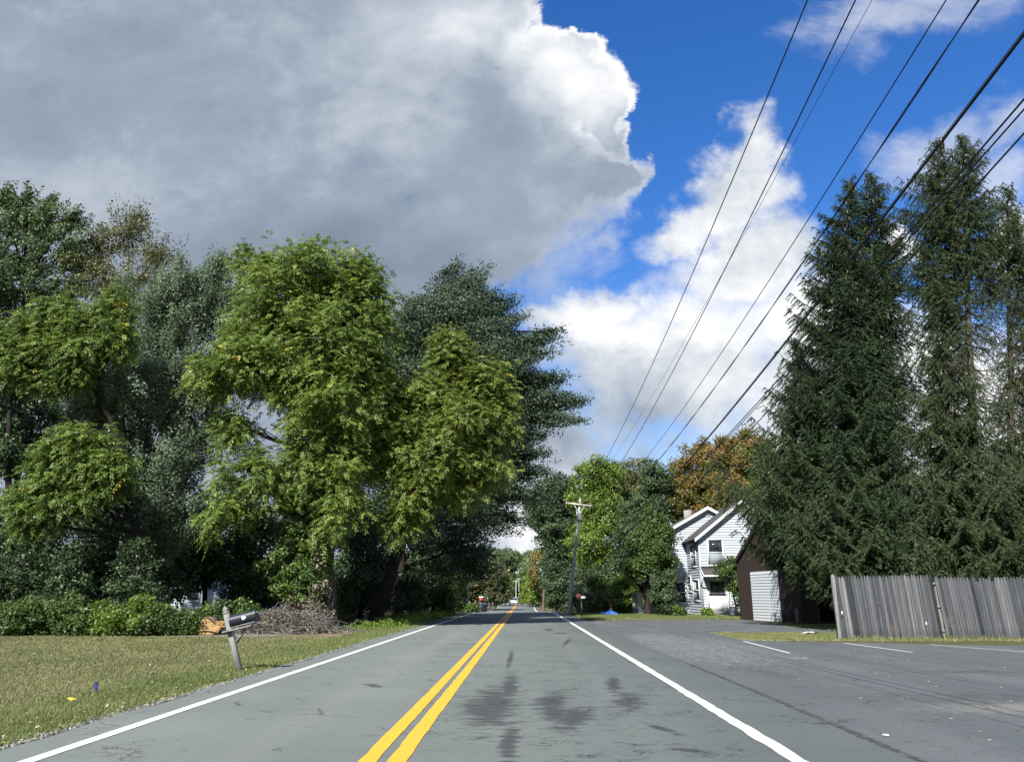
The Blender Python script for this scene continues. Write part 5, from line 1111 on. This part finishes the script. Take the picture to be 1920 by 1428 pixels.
tree('tree', 'mid green tree left of the orange maple', [(1232, 900, 26, 32, 84), (1215, 960, 36, 50, 84), (1190, 1010, 36, 50, 83), (1160, 1080, 34, 40, 80), (1235, 980, 20, 50, 84)], B(1205, 1140, 85), P(1220, 930, 85), 'small', 'leaf_dark', 420, .8, 100, .23, r0=.3, tint=.6, br=.2)
r, tp = tree('maple_tree', 'orange and green autumn maple tree behind the white house', [(1335, 850, 46, 28, 86, 4), (1295, 890, 44, 36, 86, 4), (1265, 930, 28, 40, 86, 4, 1, -.3), (1300, 950, 44, 34, 86, 4, 1, -.25), (1350, 910, 50, 40, 86, 4, 1.3, -.35), (1320, 900, 30, 26, 85, 3, 1, -.3)], B(1310, 1130, 88), P(1310, 900, 88), 'small', 'leaf_autumn_mix', 480, .8, 105, .24, r0=.35, tint=.66, br=.2, tv=.3)
tree('maple_tree', 'orange-brown maple tree right of the orange and green one', [(1390, 865, 42, 44, 82, 4), (1375, 920, 40, 40, 82, 4), (1405, 830, 20, 22, 82, 3), (1355, 945, 30, 30, 82, 4)], B(1385, 1130, 84), P(1385, 890, 84), 'small', 'leaf_autumn_mix', 300, .8, 105, .24, r0=.3, tint=.5, br=.2, tv=.26)
tree('tree', 'pale green tree between the orange-brown maple and the spruces', [(1435, 870, 34, 40, 78), (1450, 930, 44, 50, 78), (1410, 940, 24, 40, 78)], B(1440, 1130, 80), P(1440, 890, 80), 'small', 'leaf_mid', 240, .8, 100, .23, r0=.3, tint=.5)
for lb, l, m_ in (('dark green bush right of the leaning utility pole', (1100, 1112, 30, 34, 74), 'leaf_dark'), ('dark bush left of the leaning utility pole', (1048, 1108, 24, 36, 78), 'leaf_dark'), ('yellow-green bush behind the orange cone', (1140, 1120, 30, 28, 69), 'leaf_light'), ('yellow-green bush left of the upright boards', (1175, 1118, 22, 32, 67), 'leaf_light'), ('olive brown bush left of the blue sheet', (1112, 1134, 22, 16, 66), 'leaf_olive')):
    bush('bush', lb, l, m_, N=120, rc=.5, per=70, leaf=.19)
tree('maple_tree', 'small round dark green maple tree beside the white house', [(1212, 1030, 34, 44, 60), (1238, 1005, 22, 32, 60), (1200, 1062, 28, 26, 60), (1238, 1045, 22, 36, 60), (1222, 985, 22, 22, 60)], B(1214, 1153, 60), P(1218, 1030, 60), 'small', 'leaf_mid', 420, .5, 110, .16, bark='bark_dark', r0=.26, tint=.46, br=.2)
bush('evergreen_bush', 'dense green evergreen bush left of the lamp post', (1244, 1112, 21, 38, 57.5), 'leaf_dark', N=150, rc=.36, per=90, leaf=.13, tint=.6)
bush('plant', 'clump of long green leaves beside the door step', (1326, 1152, 10, 7, 55.5), 'leaf_light', N=26, rc=.2, per=40, leaf=.16, cat='plant')
bush('plant', 'small leafy plant at the foot of the lamp post', (1274, 1150, 8, 8, 55.8), 'leaf_mid', N=20, rc=.2, per=40, leaf=.14, cat='plant')
tree('small_tree', 'small dark tree in front of the white door', [(1352, 1066, 16, 15, 54.5), (1370, 1062, 14, 18, 54.5), (1377, 1092, 13, 26, 54.5), (1387, 1115, 7, 22, 54.5)], B(1386, 1158, 54.5), P(1366, 1080, 54.5), 'small', 'leaf_mid', 90, .34, 60, .12, bark='bark_dark', r0=.09, tint=.4, br=.4)
# conifers behind the fence
E_ = envp
spruce('spruce_tree', 'tall dark spruce left of its twin, its top crossed by the twisted cable', B(1592, 1180, 34.5), P(1592, 338, 34.5), E_(1592, [(342, 4, 4), (380, 24, 16), (430, 46, 28), (500, 70, 38), (560, 92, 40), (650, 108, 50), (760, 118, 66), (860, 118, 80), (950, 140, 90), (1050, 120, 90), (1110, 70, 80)], 34.5), 'needle', seed=1, per_m=22, hang=.55, cones=True, zlow=2.2)
spruce('spruce_tree', 'tall dark spruce right of its twin, hung with pale cones', B(1640, 1180, 35.5), P(1634, 326, 35.5), E_(1637, [(330, 4, 4), (370, 20, 26), (430, 30, 52), (500, 40, 70), (560, 44, 76), (650, 54, 84), (760, 70, 88), (860, 84, 96), (960, 100, 110), (1060, 110, 110), (1110, 80, 80)], 35.5), 'needle', seed=2, per_m=22, hang=.55, cones=True, zlow=2.2)
spruce('spruce_tree', 'shorter wide spruce with brownish top reaching over the garage', B(1588, 1180, 36.3), P(1492, 640, 36.3), E_(1500, [(646, 4, 4), (690, 30, 30), (740, 55, 45), (800, 96, 60), (850, 120, 70), (890, 165, 90), (940, 190, 100), (985, 175, 100), (1020, 145, 90), (1060, 95, 80), (1100, 45, 70)], 36.3), 'needle_olive', seed=3, per_m=24, hang=.6, brown=.12, zlow=2.4)
spruce('spruce_tree', 'left leader of the ragged spruce group, right of the dark twins', B(1790, 1180, 32.5), P(1757, 264, 32.5), E_(1772, [(268, 4, 4), (310, 30, 20), (380, 62, 30), (460, 76, 34), (540, 76, 34), (650, 60, 34), (750, 76, 40), (850, 92, 50), (950, 110, 60), (1060, 120, 60)], 32.5), 'needle_olive', seed=4, per_m=19, hang=.8, zlow=2.4)
T2 = P(1825, 560, 32)[2], P(1825, 850, 32)[2]
spruce('spruce_tree', 'highest ragged spruce with bare branches and its grey trunk showing', B(1838, 1180, 32), P(1803, 256, 32), E_(1820, [(260, 4, 4), (300, 26, 34), (380, 40, 62), (460, 40, 76), (540, 44, 78), (650, 60, 76), (750, 60, 84), (850, 76, 84), (950, 90, 90), (1060, 100, 90)], 32), 'needle_olive', seed=6, per_m=21, hang=.9, sparse=([0, 4, T2[1], T2[0], T2[0]+2, 40], [1, .8, .36, .34, .8, 1]), zlow=2.4, r0=.26)
spruce('spruce_tree', 'right leader of the ragged spruce group with sparse hanging twigs', B(1900, 1180, 32.5), P(1890, 348, 32.5), E_(1893, [(352, 4, 4), (400, 26, 24), (470, 56, 44), (540, 64, 50), (620, 40, 40), (750, 50, 60), (900, 60, 80), (1060, 70, 80)], 32.5), 'needle_olive', seed=7, per_m=18, hang=.9, sparse=([0, 5, T2[1], T2[0], T2[0]+2, 40], [1, .8, .5, .3, 1, 1]), zlow=2.4)
spruce('spruce_tree', 'brownish ragged spruce cut by the right edge', B(1945, 1180, 33.5), P(1938, 425, 33.5), E_(1940, [(430, 3, 3), (480, 26, 26), (560, 44, 50), (650, 52, 66), (800, 66, 80), (950, 66, 90), (1060, 70, 90)], 33.5), 'needle_brown', seed=8, per_m=18, hang=.9, sparse=([0, 30], [.8, .8]), zlow=2.4)
for lb, px, top, rr__, Y_, m_, sd in (('low olive spruce drooping over the corner between garage and fence', 1596, 860, 100, 33.2, 'needle_olive', 11), ('low green spruce behind the left fence panel', 1665, 905, 78, 32.5, 'needle', 12), ('young spruce with pale tips just above the gap in the fence', 1715, 985, 50, 31, 'needle_olive', 13), ('low olive spruce behind the right fence panel', 1880, 930, 80, 31.2, 'needle_olive', 14)):
    spruce('young_spruce', lb, B(px, 1180, Y_), P(px, top, Y_), E_(px, [(top+4, 3, 3), (top+50, rr__*.5, rr__*.5), (top+110, rr__*.85, rr__*.8), (1080, rr__, rr__*.9), (1110, rr__*.8, rr__*.8)], Y_), m_, seed=sd, per_m=20, hang=.6, zlow=1.6)
for lb, l, m_ in (('dark tree in the shade behind the twin spruces', (1600, 1000, 80, 80, 52), 'leaf_dark'), ('dark tree behind the ragged spruces', (1750, 990, 90, 85, 50), 'leaf_dark'), ('dark tree behind the fence at the right edge', (1900, 985, 90, 85, 50), 'leaf_dark'), ('dark tree behind the garage roof', (1500, 960, 60, 70, 62), 'leaf_dark')):
    px, py, rx, ry, Y_ = l
    tree('background_tree', lb, [(px, py, rx, ry, Y_, 2.5), (px-rx*.5, py+ry*.5, rx*.6, ry*.6, Y_, 2), (px+rx*.5, py+ry*.5, rx*.6, ry*.6, Y_, 2)], B(px, 1150, Y_), P(px, py, Y_), 'small', m_, 200, .7, 90, .2, bark='bark_dark', r0=.2, tint=.4, br=.1)

# ------------------------------------------------------------------ grass and litter
def blades(g, n, fx, y0, y1, h=(.022, .045), t=.45, tv=.2, dens_far=.7):
    y = y0*(y1/y0)**rng.random(n) if dens_far else rng.uniform(y0, y1, n)
    lo, hi = fx(y); x = lo+(hi-lo)*rng.random(n); ok = np.ones(n, bool)
    z = gz(x, y); pn = .5+.5*np.sin(x*1.3+np.sin(y*.9)*1.7)*np.cos(y*.8+np.sin(x*.7)*2)
    L = rng.uniform(h[0], h[1], n)*(1+.5*pn)*(1+y*.012); p = np.c_[x, y, z-.005]
    a = rdir(n)*[.85, .85, .3]+[0, 0, 1]
    spikes(g, p, a, L, .006+.0007*y, t+(pn-.5)*.35+rng.normal(size=n)*tv)
g = Geo(); g2 = Geo()
blades(g, 300000, lambda y: (np.maximum(-1.0*y-3, -24), np.full_like(y, -5.45)), 5.5, 28.6, t=.50)
blades(g2, 60000, lambda y: (np.full_like(y, -6.6), np.full_like(y, -5.08)), 4.5, 46, h=(.03, .065), t=.5)
blades(g, 34000, lambda y: (7.15+0*y, np.full_like(y, 19.)), 26.2, 31.3, h=(.03, .06), t=.6)
blades(g2, 22000, lambda y: (np.full_like(y, 7.3), np.full_like(y, 13.5)), 26.6, 31.2, h=(.03, .06), t=.5)
blades(g2, 16000, lambda y: (np.full_like(y, 12.8), np.full_like(y, 22.)), 33, 40, h=(.04, .07), t=.55)
blades(g2, 50000, lambda y: (np.full_like(y, 3.5), np.full_like(y, 14.)), 49.2, 66, h=(.04, .08), t=.5)
blades(g, 20000, lambda y: (np.full_like(y, 3.5), np.full_like(y, 10.)), 47.5, 53, h=(.03, .06), t=.5)
x = rng.uniform(10.6, 20, 3000); y = 26.98+rng.normal(size=3000)*.12; spikes(g, np.c_[x, y, np.zeros(3000)], rdir(3000)*[.4, .4, .2]+[0, 0, 1], rng.uniform(.08, .22, 3000), .022, .6+rng.normal(size=3000)*.2)
tag(g.build('lawn_grass', 'blade'), 'mown olive grass of the lawns and strips', 'grass', kind='stuff')
tag(g2.build('verge_grass', 'blade_green'), 'greener grass along the verges', 'grass', kind='stuff')
g = Geo(); n = 700
y = 5*(46/5)**rng.random(n); x = -5.0-np.abs(rng.normal(size=n))*.75; p = np.c_[x, y, gz(x, y)+.03+.02*rng.random(n)]
rhombi(g, p, rdir(n)*[1, 1, .15], rdir(n)*.4+[0, 0, 1], .035+.05*rng.random(n), .035, rng.random(n)**.7)
n = 260; y = 7*(26/7)**rng.random(n); x = rng.uniform(3.8, 18, n); p = np.c_[x, y, np.full(n, .022)]; rhombi(g, p, rdir(n)*[1, 1, .1], rdir(n)*.3+[0, 0, 1], .03+.05*rng.random(n), .03, .6+.4*rng.random(n))
n = 150; x = rng.uniform(-22, -6, n); y = rng.uniform(8, 28, n); p = np.c_[x, y, np.full(n, .05)]; rhombi(g, p, rdir(n)*[1, 1, .15], rdir(n)*.4+[0, 0, 1], .04+.05*rng.random(n), .04, rng.random(n))
n = 700; y = rng.uniform(46, 50, n); x = rng.uniform(3.3, 11, n); p = np.c_[x, y, gz(x, y)+.03]; rhombi(g, p, rdir(n)*[1, 1, .15], rdir(n)*.4+[0, 0, 1], .08, .05, rng.random(n)*.4)
n = 26; y = rng.uniform(7, 45, n); x = rng.uniform(-1, 2.3, n); p = np.c_[x, y, np.full(n, .03)]; rhombi(g, p, rdir(n)*[1, 1, .15], rdir(n)*.4+[0, 0, 1], .06, .04, rng.random(n)*.6)
tag(g.build('leaf_litter', 'litter'), 'small fallen leaves scattered on the verge, lawn and parking lot', 'fallen leaves', kind='stuff')
# crumbled soil and stones at the edge of the asphalt
g = Geo(); n = 3800; y = 5*(50/5)**rng.random(n); x = -4.98-np.abs(rng.normal(size=n))*.10; s_ = .006+.018*rng.random(n)
for k_ in range(1):
    a = unit(rdir(n)); b_ = unit(np.cross(a, rdir(n))); c_ = np.cross(a, b_); p = np.c_[x, y, gz(x, y)+.012]; S_ = s_[:, None]
    V = np.stack([p+a*S_, p-a*S_, p+b_*S_, p-b_*S_, p+c_*S_, p-c_*S_], 1).reshape(-1, 3); K = np.arange(n)[:, None]*6
    for tri in ((0, 2, 4), (2, 1, 4), (1, 3, 4), (3, 0, 4), (2, 0, 5), (1, 2, 5), (3, 1, 5), (0, 3, 5)): g.add(V if tri == (0, 2, 4) else np.zeros((0, 3)), np.hstack([K+q for q in tri])-(0 if tri == (0, 2, 4) else len(V)), .5)
tag(g.build('verge_gravel', 'gravel'), 'crumbled soil and stones along the left edge of the asphalt', 'gravel', kind='stuff')
print('TOTAL FACES', sum(len(o.data.polygons) for o in sc.objects if o.type == 'MESH'))
